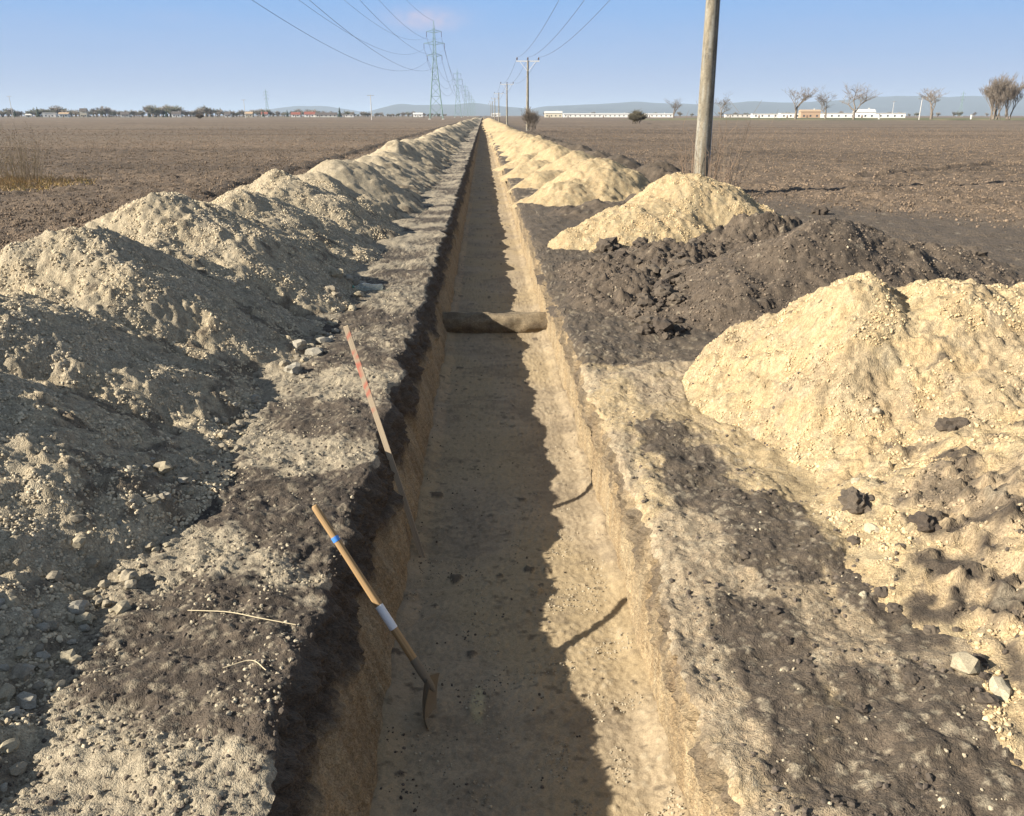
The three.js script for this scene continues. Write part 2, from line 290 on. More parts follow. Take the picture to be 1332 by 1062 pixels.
function buildHeap(h, name, label, category, group) {
  const { kind, res } = h, nu = Math.max(8, Math.round((h.x1 - h.x0) / res)), nv = Math.max(8, Math.round((h.d1 - h.d0) / res));
  const lump = h.lump ?? 1;
  const g = gridGeo(nu, nv, (i, j, o) => {
    const x = lerp(h.x0, h.x1, i / (nu - 1)), d = lerp(h.d0, h.d1, j / (nv - 1)); let r = h.raw(x, d), y = h.top(x, d);
    if (y < -1) y = -0.5;
    heapColor(kind, x, d, y, r);
    if (res < 0.06) {
      const e = smooth(-0.06, 0.10, r), dark = kind === 'dark' ? 1.3 : 1 + 1.1 * mixM;
      if (res < 0.035) {
        const c1 = cob(x, d, 0.14, 0.34, 61) * lump, i1 = cobId; y += e * c1 * (kind === 'pale' ? 0.14 : kind === 'dark' ? 0.5 : 0.4) * dark; if (c1 > 0.01 && i1 > 0.66) mixc(kind === 'dark' ? TOPL : PALE, 0.3); 
        const c2 = cob(x, d, 0.07, 0.8, 63) * lump, i2 = cobId; y += e * c2 * (kind === 'pale' ? 1.1 : 0.85) * dark; if (c2 > 0.006 && i2 < 0.18) mulc(0.78); else if (c2 > 0.006 && i2 > 0.8) mulc(1.12);
        if (res < 0.021) { const c3 = cob(x, d, 0.03, 0.72, 67) * lump; y += e * c3 * 0.7; if (c3 > 0.004 && cobId < 0.14) mulc(0.8); }
      } else { y += e * cob(x, d, 0.2, 0.5, 71) * 0.5 * lump * dark; }
      y += e * 0.010 * n2(x * 26, d * 26) + e * 0.010 * n2b(x * 13, d * 13) + e * 0.006 * Math.abs(n2b(x * 3.3, d * 3.3));
    } else y += 0.05 * n2(x * 2.9, d * 2.9);
    o[0] = x; o[1] = y; o[2] = d; o[3] = col[0]; o[4] = col[1]; o[5] = col[2]; o[6] = x / 0.73; o[7] = d / 0.73; o[8] = r < -0.07 ? 1 : 0;
  }, true);
  return tag(mesh(name, g, kind === 'dark' ? soilMat : sandMat), label, category, group);
}
const bank = [];
{ // left: dumped bucket by bucket, mound after mound
  const R = rng(5); let d = -0.6, k = 0;
  const fixed = [[-3.7, 0.2, 2.0, 1.6, 0.85], [-3.65, 2.2, 1.95, 1.5, 0.92], [-3.5, 3.9, 1.9, 1.5, 0.96], [-3.75, 5.4, 2.05, 1.5, 0.98], [-3.55, 7.25, 1.9, 1.55, 1.08], [-3.6, 9.6, 2.1, 2.1, 1.17], [-3.5, 12.3, 1.85, 1.9, 0.98], [-3.5, 14.7, 1.95, 1.8, 1.08], [-3.45, 17.0, 1.8, 1.9, 0.90]];
  fixed.forEach((b, q) => bank.push(makeHeap({ blobs: [[...b, 0.25 * (R() - 0.5)], [b[0] - 0.05, b[1] + 0.5 * ((fixed[q + 1] || [0, b[1] + 2.2])[1] - b[1]), b[2] * 0.92, 1.3, b[4] * (0.68 + 0.1 * R()), 0], [b[0] + 0.55 * R(), b[1] + 0.9 * (R() - 0.3), b[2] * 0.75, b[3] * 0.8, b[4] * 0.62, 0]], kind: 'pale', seed: ++k * 7.1, res: b[1] < 1.5 ? 0.05 : b[1] < 8 ? 0.02 : b[1] < 10 ? 0.026 : 0.034, round: 0.2, k: 0.16 })));
  d = 19.0;
  while (d < 420) {
    const step = d < 60 ? 1.5 + 1.7 * R() : d < 150 ? 3.4 + R() : 9 + 3 * R();
    bank.push(makeHeap({ blobs: [[-3.4 + 0.3 * (R() - 0.5), d, 1.65 + 0.35 * R(), step * 0.62 + 0.9, 0.72 + 0.40 * R(), 0.5 * (R() - 0.5)]], kind: 'pale', seed: ++k * 3.7, res: d < 25 ? 0.05 : d < 60 ? 0.09 : d < 150 ? 0.18 : 0.4, round: 0.2 }));
    d += step;
  }
}
const bigSand = makeHeap({ blobs: [[4.5, 5.25, 2.8, 1.95, 0.95, 0.05], [2.62, 5.7, 1.0, 1.2, 0.92, 0], [3.4, 5.5, 1.6, 1.4, 0.87, 0], [3.8, 3.4, 2.1, 1.9, 0.62, 0], [2.9, 1.9, 1.25, 1.4, 0.34, 0]], kind: 'mixed', seed: 2.2, res: 0.0165, k: 0.16, round: 0.3 });
const darkHeap = makeHeap({ blobs: [[3.9, 9.3, 2.5, 1.55, 0.88, 0.42], [5.4, 10.1, 2.0, 1.3, 0.46, 0.1]], kind: 'dark', seed: 8.4, res: 0.026, k: 0.2, round: 0.14, lump: 0.7 });
const darkMess = makeHeap({ blobs: [[2.5, 10.7, 1.5, 1.3, 0.36, 0], [4.2, 12.0, 1.6, 1.1, 0.62, 0.3], [1.75, 9.3, 0.8, 1.1, 0.22, 0]], kind: 'dark', seed: 5.9, res: 0.026, k: 0.15, round: 0.2, lump: 2.1, rough: 2.2 });
const poleSand = makeHeap({ blobs: [[3.6, 14.5, 1.85, 1.6, 1.02, 0.1], [2.6, 13.8, 1.6, 1.2, 0.55, 0.35], [4.2, 14.4, 1.15, 1.1, 0.82, 0]], kind: 'sand', seed: 3.3, res: 0.027, k: 0.4, round: 0.5 });
const rightSand = [], rightDark = [];
{
  const R = rng(9); let k = 0;
  for (const [x, d, rx, rd, h] of [[3.0, 21.3, 1.75, 1.9, 0.98], [2.9, 26.0, 1.7, 1.8, 0.95], [2.75, 30.5, 1.65, 2.0, 0.98], [2.7, 35.3, 1.6, 2.0, 0.92]]) rightSand.push(makeHeap({ blobs: [[x, d, rx, rd, h, 0.35], [x - 0.9, d - 1.0, rx * 0.7, rd * 0.6, h * 0.5, 0.5]], kind: 'sand', seed: 40 + ++k * 2.9, res: d < 24 ? 0.04 : 0.055, round: 0.4, k: 0.15 }));
  let d = 40; while (d < 420) { const s = d < 90 ? 4.4 + 2.2 * R() : d < 170 ? 6 + 3 * R() : 10 + 4 * R(); rightSand.push(makeHeap({ blobs: [[2.7 + 0.4 * (R() - 0.5), d, 1.65 + 0.25 * R(), s * 0.47, 0.62 + 0.36 * R(), 0.3]], kind: 'sand', seed: 60 + ++k * 1.9, res: d < 60 ? 0.09 : d < 150 ? 0.18 : 0.4, round: 0.2 })); d += s; }
  for (const [x, dd, rx, rd, h] of [[4.5, 18.3, 1.8, 1.5, 0.72], [5.0, 23.6, 1.9, 1.6, 0.75], [4.6, 28.4, 1.6, 1.6, 0.72], [4.5, 33.4, 1.5, 1.9, 0.7], [4.4, 39.5, 1.4, 2.2, 0.7], [4.3, 47, 1.4, 2.8, 0.65], [4.3, 56, 1.6, 3.0, 0.6], [4.2, 67, 1.5, 3.4, 0.62], [4.3, 80, 1.5, 4.0, 0.55]]) rightDark.push(makeHeap({ blobs: [[x, dd, rx, rd, h, 0.3], [x - 1.9, dd - 0.6, 1.2, 1.0, 0.26, 0.2]], kind: 'dark', seed: 90 + ++k, res: dd < 26 ? 0.045 : 0.09, round: 0.25, lump: 1.6, rough: 1.8 }));
}
console.log('heaps', heaps.length);

// ---------------------------------------------------------------- the setting: trench, berms, fields
const rows = []; { let d = -4; while (d < 1.0) { rows.push(d); d += 0.16; } while (d < 1.7) { rows.push(d); d += 0.03; } while (d < 760) { rows.push(d); d += 0.0105 * Math.pow(Math.max(1, d / 3), 1.5); } rows.push(760); }
const NR = rows.length;
console.log('rows', NR);
function buried(x, d) { const t = heapTop(x, d); return t > groundY(x, d) + 0.22 ? 1 : 0; }
function spread(list) { const r = []; for (const [a, b, n] of list) for (let k = 0; k < n; k++) r.push(lerp(a, b, k / n)); r.push(list[list.length - 1][1]); return r; }
{ // berms either side; columns run from the lip outwards
  const out1 = spread([[0, 0.06, 8], [0.06, 0.6, 52], [0.6, 1.2, 44], [1.2, 2.4, 44], [2.4, 4.5, 34]]);
  const left = gridGeo(out1.length, NR, (i, j, o) => {
    const d = rows[j], x = lipL(d) - out1[i], sp = Math.max(i < 104 ? 0.012 : 0.04, 0.0105 * Math.pow(Math.max(1, d / 3), 1.5) * 0.5); shade(x, d, sp);
    let y = shadeY; if (out1[i] < 0.04) y -= 0.02 * (1 - out1[i] / 0.04) ** 2;
    o[0] = x; o[1] = y; o[2] = d; o[3] = col[0]; o[4] = col[1]; o[5] = col[2]; o[6] = x / 0.73; o[7] = d / 0.73; o[8] = i > 60 && buried(x, d);
  }, true);
  const s = setting('ground_left', left, soilMat); s.userData.label = 'left berm of dark topsoil strewn with pale gravel beside the trench';
  const out2 = spread([[0, 0.06, 8], [0.06, 0.9, 76], [0.9, 2.2, 64], [2.2, 4.5, 66]]);
  const right = gridGeo(out2.length, NR, (i, j, o) => {
    const d = rows[j], x = lipR(d) + out2[i], sp = Math.max(i < 84 ? 0.012 : 0.026, 0.0105 * Math.pow(Math.max(1, d / 3), 1.5) * 0.5); shade(x, d, sp);
    let y = shadeY; if (out2[i] < 0.04) y -= 0.02 * (1 - out2[i] / 0.04) ** 2;
    o[0] = x; o[1] = y; o[2] = d; o[3] = col[0]; o[4] = col[1]; o[5] = col[2]; o[6] = x / 0.73; o[7] = d / 0.73; o[8] = i > 60 && buried(x, d);
  }, true);
  setting('ground_right', right, soilMat).userData.label = 'right berm of trodden dark and sandy soil beside the trench';
}
function lipPoint(x, d, side) { shade(x, d, 0.012); return shadeY - 0.02; }
const floorBase = d => -DEPTH + 0.012 * n2(d * 0.7, 91);
function floorPoint(x, d) {
  const w1 = fbm(x * 1.4 + 3, d * 1.0 + 70, 3), w2 = fbm(x * 4 + 11, d * 6.5, 3, n2b), w3 = n2(x * 22, d * 22);
  const ripple = n2(d * 5.5, x * 0.7) * 0.5 + n2b(d * 13, x * 1.3) * 0.3;
  let y = floorBase(d) + (d > 11 ? 0.03 * Math.max(0, n2(d * 0.9, x * 0.2 + 3)) * smooth(11, 13, d) : 0) + 0.010 * w1 + 0.005 * w2 + 0.009 * ripple * (0.5 + n2(d * 0.6, 17));
  setc(FLOOR); mulc(1 + 0.2 * w1 + 0.14 * w2 + 0.24 * ripple * (0.5 + 0.5 * n2(d * 1.3, 29)) + 0.05 * w3);
  const right = smooth(0.1, 0.55, x + 0.15 * w1); mixc([0.50, 0.385, 0.225], clamp(0.3 + 1.2 * n2(x * 0.9 + 31, d * 0.55), 0, 0.8));
  const crumbs = smooth(0.22, 0.5, w2 * 0.9 + 0.8 * n2(x * 1.1 - 7, d * 0.9) - 0.1); 
  mixc(TOPL, crumbs * 0.35); mixc(TOP, 0.6 * smooth(0.38, 0.62, fbm(x * 6 + 60, d * 9, 3) + 0.25 * w1));
  const gravel = smooth(0.1, 0.5, right * 0.55 + 0.7 * w1 + 0.25 * n2(x * 3, d * 1.7) - 0.12);
  if (d < 14) {
    const a = smooth(14, 5, d), c1 = cob(x, d, 0.034, 0.8, 81), i1 = cobId; y += a * c1 * 0.5 * (0.02 + gravel + 0.4 * crumbs); if (c1 > 0.004 && i1 > 0.6) mixc([0.52, 0.44, 0.31], 0.5 * gravel); else if (c1 > 0.004 && i1 < 0.2) mulc(0.8);
    const c2 = cob(x, d, 0.09, 0.035, 83); y += a * c2 * 0.6; if (c2 > 0.006) { if (cobId > 0.5) mixc(TOP, 0.75); else mixc(LOESS, 0.4); }
    y += 0.004 * w3;
  }
  mixc([0.62, 0.52, 0.30], 0.85 * smooth(0.0, 0.5, blob(x + 0.01 * w2, d, -0.055, 3.15, 0.045, 0.16)));  // small patch of sunlight on the floor, painted in as a paler colour
  const e = Math.min(x - footL(d), footR(d) - x); y += 0.05 * smooth(0.13, 0, e) * (0.6 + 0.5 * n2(d * 2.2, x > 0 ? 5 : 9));
  return y;
}
{
  const nf = 118;
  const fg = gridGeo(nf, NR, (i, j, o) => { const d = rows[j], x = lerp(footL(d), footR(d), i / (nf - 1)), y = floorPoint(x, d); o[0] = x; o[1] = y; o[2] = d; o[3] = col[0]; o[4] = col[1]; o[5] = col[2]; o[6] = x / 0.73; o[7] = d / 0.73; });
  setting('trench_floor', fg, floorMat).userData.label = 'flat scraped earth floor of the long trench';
  for (const side of [-1, 1]) {
    const nw = 84;
    const wg = gridGeo(nw, NR, (i, j, o) => {
      const d = rows[j], v = i / (nw - 1), xt = side < 0 ? lipL(d) : lipR(d), xb = side < 0 ? footL(d) : footR(d);
      const yt = lipPoint(xt, d, side), yb = floorPoint(xb, d), y = lerp(yt, yb, v), hang = smooth(0, 0.06, v) * smooth(1, 0.92, v);
      // cut faces: marks of the bucket teeth run down the wall, the topsoil above has crumbled unevenly
      const mark = n3(d * 9, y * 0.9, side * 4) * 0.5 + n3(d * 23, y * 1.6, side * 9) * 0.35 + n3(d * 50, y * 6, side * 2) * 0.18, crumble = n3(d * 4, y * 5, side) * 0.5 + n3(d * 13, y * 13, side * 3) * 0.5, soil = smooth(0.52, 0.30, v + 0.10 * n2(d * 1.4, side * 7) + 0.05 * n2b(d * 6, y * 3));
      let push = hang * (0.009 * mark + soil * 0.045 * crumble + 0.012 * n3(d * 1.1, y * 2.2, 3) + 0.009 * n3(d * 30, y * 30, 6) + soil * 0.02 * Math.abs(n3(d * 21, y * 21, 16)));
      if (side < 0) push += hang * (0.05 * smooth(0.30, 0.42, v) * smooth(0.75, 0.45, v) * -1 * n2(d * 1.7, 44));
      const x = lerp(xt, xb, Math.pow(v, side < 0 ? 0.85 : 1.0)) + push * -side;
      setc(LOESS); mulc(1 + 0.28 * mark + 0.18 * n3(d * 2, y * 2, 8)); mixc([0.50, 0.42, 0.28], clamp(0.25 * n3(d * 6, y * 0.8, 5 + side) + 0.22, 0, 0.8)); mixc([0.24, 0.165, 0.095], clamp(0.55 * n3(d * 11, y * 1.1, 21) + 0.12, 0, 0.5) * 0.75);
      mixc(TOP, soil * (side < 0 ? 0.95 : 0.55 * smooth(-0.35, 0.25, n3(d * 2.6, y * 3, 14) + (d > 6.5 ? 0.15 : -0.15)))); mixc(TOPL, soil * clamp(0.25 + 0.6 * crumble, 0, 0.6));
      mixc([0.47, 0.39, 0.26], 0.4 * smooth(0.0, 0.4, mark) * (1 - soil));
      o[0] = x; o[1] = y; o[2] = d; o[3] = col[0]; o[4] = col[1]; o[5] = col[2]; o[6] = d / 0.8; o[7] = y / 0.8;
    });
    setting(side < 0 ? 'trench_wall_left' : 'trench_wall_right', wg, wallMat).userData.label = side < 0 ? 'shaded left trench side of loess under dark topsoil' : 'sunlit right trench side of pale loess with tooth marks';
  }
}
{ // the end of the trench behind the viewer, and its far end
  const a = [], put = (d, s) => { const g = new THREE.PlaneGeometry(1.9, 0.9, 6, 4); const p = g.attributes.position; for (let k = 0; k < p.count; k++) p.setZ(k, 0.03 * n2(p.getX(k) * 3, p.getY(k) * 3)); if (s < 0) g.rotateY(Math.PI); g.translate(0, -0.42, -d); g.computeVertexNormals(); a.push(g); };
  put(759.9, 1); put(-3.9, -1);
  setting('trench_end', merged(a), std(...LOESS, 1)).userData.label = 'earth face closing the end of the trench';
}
// fields: ploughed soil to either side as far as the horizon
for (const side of [-1, 1]) {
  const fr = [-6, -2, 2, 5]; { let d = 6.6; while (d < 3000) { fr.push(d); d += 0.05 * Math.pow(Math.max(1, d / 9), 1.18); } fr.push(3000, 4500, 7000, 11000, 16000); }
  const nc = 300;
  const g = gridGeo(nc, fr.length, (i, j, o) => {
    const d = fr[j], u = i / (nc - 1), W = 14 + Math.max(0, d) * 1.05, off = 4.95 + (0.25 * u + 0.75 * u * u) * W, x = side * off;
    const sp = Math.max(W / nc, 0.05 * Math.pow(Math.max(1, d / 9), 1.18) * 0.6); shade(x, d, Math.max(0.055, sp));
    const y = shadeY - (i === 0 ? 0.12 : off < 5.12 ? 0.04 : 0) - (d > 3000 ? 0.2 : 0);
    o[0] = x; o[1] = y; o[2] = d; o[3] = col[0]; o[4] = col[1]; o[5] = col[2]; o[6] = x / 2.9; o[7] = d / 2.9; o[8] = off < 8 && buried(x, d);
  }, true);
  setting(side < 0 ? 'field_left' : 'field_right', g, fieldMat).userData.label = side < 0 ? 'ploughed brown field left of the trench' : 'ploughed brown field right of the trench';
}
{ // a base sheet under everything, to the horizon
  const g = new THREE.PlaneGeometry(60000, 60000, 1, 1); g.rotateX(-Math.PI / 2); g.translate(0, -1.1, 0);
  setting('ground', g, std(0.13, 0.105, 0.08, 1)).userData.label = 'flat plain reaching to the horizon';
}
console.log('ground done');

// heaps as things
{
  const L = ['pale gravelly mound of the left spoil bank lying behind the viewpoint', 'pale gravelly spoil mound whose shadow falls over the cobbles by the left berm', 'small pale spoil mound with stony toe above the scattered cobbles', 'pale stony spoil mound with a shaded face above the straw on the dark berm', 'steep rounded pale spoil mound with a sunlit pointed top, left of the shovel', 'broad high pale spoil mound with a flat ledge, left of the leaning lath', 'low pale spoil mound with a dark hollow at its foot near the bottle', 'peaked pale spoil mound just beyond the plastic bottle', 'low pale spoil mound second beyond the plastic bottle'];
  bank.forEach((h, i) => buildHeap(h, 'spoil_mound', L[i] || 'pale spoil mound in the long left bank running to the horizon', 'spoil heap', 'spoil mounds of the left bank'));
  buildHeap(bigSand, 'sand_heap', 'large yellow sand heap mixed with dark soil and stones at its near foot', 'sand heap');
  buildHeap(darkHeap, 'topsoil_heap', 'large smooth dark topsoil heap between the two biggest sand heaps', 'soil heap');
  buildHeap(darkMess, 'topsoil_heap', 'lumpy low heap of dark clods in front of the sand heap by the pole', 'soil heap');
  buildHeap(poleSand, 'sand_heap', 'bright yellow sand heap in front of the thick concrete pole', 'sand heap');
  rightSand.forEach((h, i) => buildHeap(h, 'sand_heap', ['yellow sand heap next beyond the one by the concrete pole', 'pale yellow sand heap second beyond the one by the concrete pole', 'pale yellow sand heap third beyond the one by the concrete pole'][i] || 'yellow sand heap in the far row along the right trench edge', 'sand heap', 'sand heaps of the right bank'));
  rightDark.forEach((h, i) => buildHeap(h, 'topsoil_heap', i ? 'dark topsoil heap behind the row of far sand heaps' : 'dark topsoil heap just beyond the sand heap by the pole', 'soil heap', 'dark soil heaps of the right bank'));
}
console.log('heaps built');
// ---------------------------------------------------------------- stones and clods
function stoneGeo(seed, flat = 0.7, rough = 0.22, detail = 1) {
  const g = new THREE.IcosahedronGeometry(1, detail), p = g.attributes.position, v = V();
  for (let k = 0; k < p.count; k++) { v.fromBufferAttribute(p, k); const r = 1 + rough * n3(v.x * 1.1 + seed, v.y * 1.1, v.z * 1.1) + rough * 0.5 * n3(v.x * 2.6, v.y * 2.6 + seed, v.z * 2.6); p.setXYZ(k, v.x * r, v.y * r * flat, v.z * r * 0.85); }
  g.computeVertexNormals(); return g;
}
const stoneMats = [[0.42, 0.36, 0.26], [0.50, 0.43, 0.30], [0.36, 0.31, 0.23], [0.46, 0.42, 0.34]].map(c => std(...c, 0.95, { map: grainMap }));
const clodMats = [[0.12, 0.095, 0.072], [0.15, 0.12, 0.09], [0.10, 0.078, 0.06]].map(c => std(...c, 1, { map: grainMap }));
const stones = [0, 1, 2, 3, 4, 5].map(k => stoneGeo(k * 4.7 + 1, 0.62 + 0.06 * (k % 3), 0.34, 1));
const clods = [0, 1, 2, 3, 4, 5].map(k => stoneGeo(k * 3.1 + 40, 0.6 + 0.08 * (k % 3), 0.30, 2));
const bigClods = [3, 8, 15].map(k => { const g = stoneGeo(k * 2.3, 0.75, 0.34, 4), p = g.attributes.position; for (let q = 0; q < p.count; q++) { const x = p.getX(q), y = p.getY(q), z = p.getZ(q), r = 1 + 0.10 * n3(x * 5, y * 5, z * 5) + 0.06 * n3(x * 11, y * 11, z * 11); p.setXYZ(q, x * r, y * r, z * r); } g.computeVertexNormals(); return g; });
const RS = rng(77);
function lay(name, geo, mat, x, d, size, label, cat, group, sink = 0.45) {
  const m = mesh(name, geo, mat); const y = surfaceY(x, d);
  m.scale.setScalar(size); m.rotation.set(0.4 * (RS() - 0.5), RS() * 6.28, 0.4 * (RS() - 0.5)); m.position.set(x, y + size * (0.62 - sink), -d);
  return tag(m, label, cat, group);
}
// cobbles that rolled to the foot of the left bank
for (let k = 0; k < 200; k++) {
  const u = RS(), d = 1.75 + 3.6 * u * u + 0.5 * RS(), x = -1.50 - 0.10 * (d - 2) * 0.3 - 0.6 * Math.pow(RS(), 1.8) * smooth(6, 2.2, d) - 0.12 * RS() + 0.1 * n2(d * 1.2, 4), s = 0.016 + 0.026 * Math.pow(RS(), 2) + (RS() < 0.08 ? 0.018 : 0);
  lay('cobble', stones[k % 6], stoneMats[k % 4], x, d, s, 'pale cobble rolled to the stony foot of the left spoil bank', 'stone', 'cobbles at the foot of the left bank', 0.15);
}
for (let k = 0; k < 42; k++) {
  const d = 6.2 + 4.2 * RS(), x = -1.62 + 0.34 * (RS() - 0.5), s = 0.03 + 0.055 * Math.pow(RS(), 2);
  lay('earth_lump', stones[(k + 2) % 6], stoneMats[(k + 1) % 4], x, d, s, 'pale lump of earth at the foot of the bank beside the leaning lath', 'lump', 'pale lumps by the lath');
}
for (const [x, d, s, l] of [[1.86, 3.42, 0.035, 'small white stone beside the dark clod at the foot of the sand heap'], [2.42, 4.62, 0.034, 'pale yellow stone lying alone on the slope of the large sand heap'], [2.02, 3.95, 0.032, 'yellowish stone just above the dark clod on the large sand heap'], [1.76, 2.42, 0.06, 'broken pale block with a flat top at the near foot of the large sand heap'], [1.80, 2.27, 0.045, 'smooth cream stone next to the broken pale block'], [1.62, 2.95, 0.02, 'orange yellow pebble among dark crumbs below the large sand heap'], [1.95, 2.28, 0.03, 'flat cream pebble right beside the smooth cream stone']])
  lay('stone', stones[Math.floor(s * 1000) % 6], s > 0.05 ? stoneMats[1] : std(0.60, 0.53, 0.38, 0.9, { map: grainMap }), x, d, s, l, 'stone');
for (const [x, d, s, l] of [[1.90, 3.68, 0.085, 'round dark soil clod at the foot of the large sand heap'], [2.72, 4.3, 0.09, 'dark soil clod sunk in the slope of the large sand heap'], [2.06, 3.32, 0.07, 'split dark soil clod below the round dark clod'], [1.92, 12.55, 0.2, 'upright dark clod against the foot of the sand heap by the pole'], [6.35, 10.4, 0.2, 'large cracked dark clod at the end of the smooth topsoil heap'], [5.75, 10.75, 0.16, 'blocky dark clod on the back of the smooth topsoil heap'], [7.2, 17.5, 0.16, 'flat dark clod lying on bare soil beyond the sand heap by the pole'], [8.6, 17.9, 0.13, 'pale topped clod lying on bare soil away from the heaps']])
  lay('soil_clod', bigClods[Math.floor(d * 10) % 3], clodMats[Math.floor(d * 7) % 3], x, d, s, l, 'clod', undefined, 0.5);
for (let k = 0; k < 120; k++) {
  const d = 7.4 + 5.0 * RS(), x = 1.45 + 0.5 * RS() + (d - 7.4) * 0.32 * RS(), s = 0.035 + 0.085 * Math.pow(RS(), 2);
  lay('soil_clod', clods[k % 6], clodMats[k % 3], x, d, s, 'dark soil clod in the jumble below the smooth topsoil heap', 'clod', 'dark clods below the smooth topsoil heap', 0.3);
}
for (let k = 0; k < 46; k++) {
  const d = 1.9 + 1.5 * RS(), x = 1.15 + 1.5 * RS(), s = 0.012 + 0.026 * Math.pow(RS(), 2);
  lay('soil_clod', clods[k % 6], clodMats[k % 3], x, d, s, 'dark soil crumb strewn below the near foot of the large sand heap', 'clod', 'dark crumbs near the large sand heap', 0.4);
}
{ // small pebbles and crumbs that nobody could count
  const N = 15000, make = (name, geo, label, n, spot, color) => {
    const im = new THREE.InstancedMesh(geo, std(1, 1, 1, 1), n); im.name = name; im.castShadow = im.receiveShadow = true; im.userData = { kind: 'stuff', label, category: name };
    const M = new THREE.Matrix4(), q = new THREE.Quaternion(), e = new THREE.Euler(), c = new THREE.Color(); let k = 0, tries = 0;
    while (k < n && tries++ < n * 8) {
      const p = spot(); if (!p) continue; const [x, y, d, s] = p;
      e.set(RS() * 6, RS() * 6, RS() * 6); q.setFromEuler(e); M.compose(V(x, y + s * 0.15, -d), q, V(s, s * 0.8, s)); im.setMatrixAt(k, M); color(c, x, d); im.setColorAt(k, c); k++;
    }
    im.count = k; scene.add(im);
  };
  const tint = (c, k) => c.setRGB(col[0] * k, col[1] * k, col[2] * k);
  const peb = stoneGeo(9, 0.8, 0.3, 0);
  make('bank_gravel', peb, 'pale gravel and crumbs covering the mounds of the left spoil bank', 90000, () => {
    const d = 1.6 + 15 * Math.pow(RS(), 1.5), x = -1.45 - 3.3 * RS(), h = heapTop(x, d); if (h < groundY(x, d)) return null;
    if (n2(x * 1.7, d * 1.7) + 0.6 * n2b(x * 5, d * 5) < -0.45 + 0.5 * RS()) return null;
    return [x, h + 0.004, d, (0.004 + 0.010 * RS() ** 3) * (1 + d * 0.03)];
  }, (c, x, d) => { heapColor('pale', x, d, 0, 0.5); tint(c, 0.76 + 0.36 * RS()); });
  make('sand_lumps', peb, 'small lumps of sand and soil lying on the sand heaps', 60000, () => {
    const t = RS(), h0 = t < 0.7 ? bigSand : poleSand, x = lerp(h0.x0, Math.min(h0.x1, 5.6), RS()), d = lerp(h0.d0, h0.d1, RS()), h = h0.top(x, d); if (h < groundY(x, d)) return null;
    if (n2(x * 1.7 + 4, d * 1.7) + 0.6 * n2b(x * 5, d * 5) < -0.2 + 0.6 * RS()) return null;
    return [x, h + 0.004, d, (0.0035 + 0.010 * RS() ** 5) * (1 + d * 0.03)];
  }, (c, x, d) => { heapColor(d < 9 ? 'mixed' : 'sand', x, d, 0, 0.5); tint(c, 0.8 + 0.25 * RS()); });
  make('field_clods', peb, 'small brown clods covering the ploughed fields', 170000, () => {
    const d = 8 + 170 * Math.pow(RS(), 2.6), left = RS() < 0.5, x = left ? -6.2 - (d * 0.75) * RS() : 5.6 + (d * 0.75) * RS(); if (RS() > smooth(178, 40, d) || RS() > fieldness(x, d) || heapTop(x, d) > groundY(x, d) + 0.02) return null;
    return [x, groundY(x, d) + 0.015, d, (0.009 + 0.024 * RS() ** 3) * (1 + d * 0.012)];
  }, (c, x, d) => { setc(FIELD); mulc(1 + 0.22 * n2(x * 0.02, d * 0.05) + 0.3 * n2(x * 0.5, d * 0.5)); tint(c, 0.6 + 0.4 * RS()); });
  make('heap_crumbs', peb, 'dark crumbs lying on the topsoil heaps and between the clods', 26000, () => {
    const d = 7 + 8 * RS(), x = 1.0 + 5.5 * RS(), h = Math.max(darkHeap.top(x, d), darkMess.top(x, d)); if (h < poleSand.top(x, d) || h < groundY(x, d)) return null;
    return [x, h + 0.004, d, 0.005 + 0.016 * RS() ** 4];
  }, (c, x, d) => { heapColor('dark', x, d, 0, 0.5); tint(c, 0.7 + 0.6 * RS()); });
  make('gravel', peb, 'pale gravel strewn over the left bank, the berms and the trench floor', N, () => {
    const t = RS(); let x, d, s, y;
    if (t < 0.62) { d = 1.6 + 9 * RS() * RS(); x = -0.75 - 2.6 * RS(); if (n2(x * 2, d * 2) + (x < -1.4 ? 0.35 : -0.05) < 0.1 * RS()) return null; s = 0.004 + 0.010 * RS() ** 2; y = surfaceY(x, d); }
    else if (t < 0.70) { d = 1.7 + 7 * RS() * RS(); x = 0.85 + 2.2 * RS(); if (n2(x * 2.4, d * 2.4) + 0.6 * n2b(x * 7, d * 7) < 0.25) return null; s = 0.003 + 0.008 * RS() ** 3; y = surfaceY(x, d); }
    else { d = 2.2 + 6 * RS() * RS(); x = lerp(footL(d) + 0.02, footR(d) - 0.02, Math.pow(RS(), 0.6)); if (n2(x * 3, d * 2) < 0.3) return null; s = 0.0025 + 0.006 * RS() ** 2; y = floorPoint(x, d); }
    return [x, y, d, s];
  }, (c) => { const k = 0.4 + 0.55 * RS(); c.setRGB(0.47 * k, 0.40 * k, 0.285 * k); });
  make('soil_crumbs', peb, 'dark crumbs of topsoil strewn over the berms and the trench floor', 5000, () => {
    const t = RS(); let x, d, s, y;
    if (t < 0.4) { d = 1.6 + 8 * RS() * RS(); x = -0.72 - 0.9 * RS(); s = 0.004 + 0.011 * RS() ** 3; y = surfaceY(x, d); }
    else if (t < 0.8) { d = 1.7 + 9 * RS() * RS(); x = 0.85 + 1.6 * RS(); if (n2(x * 2 + 3, d * 1.5) < 0) return null; s = 0.004 + 0.013 * RS() ** 3; y = surfaceY(x, d); }
    else { d = 2.2 + 7 * RS() * RS(); x = lerp(footL(d) + 0.02, footR(d) - 0.02, RS() * RS()); if (n2(x * 3 + 9, d * 3) < 0.35) return null; s = 0.003 + 0.008 * RS() ** 3; y = floorPoint(x, d); }
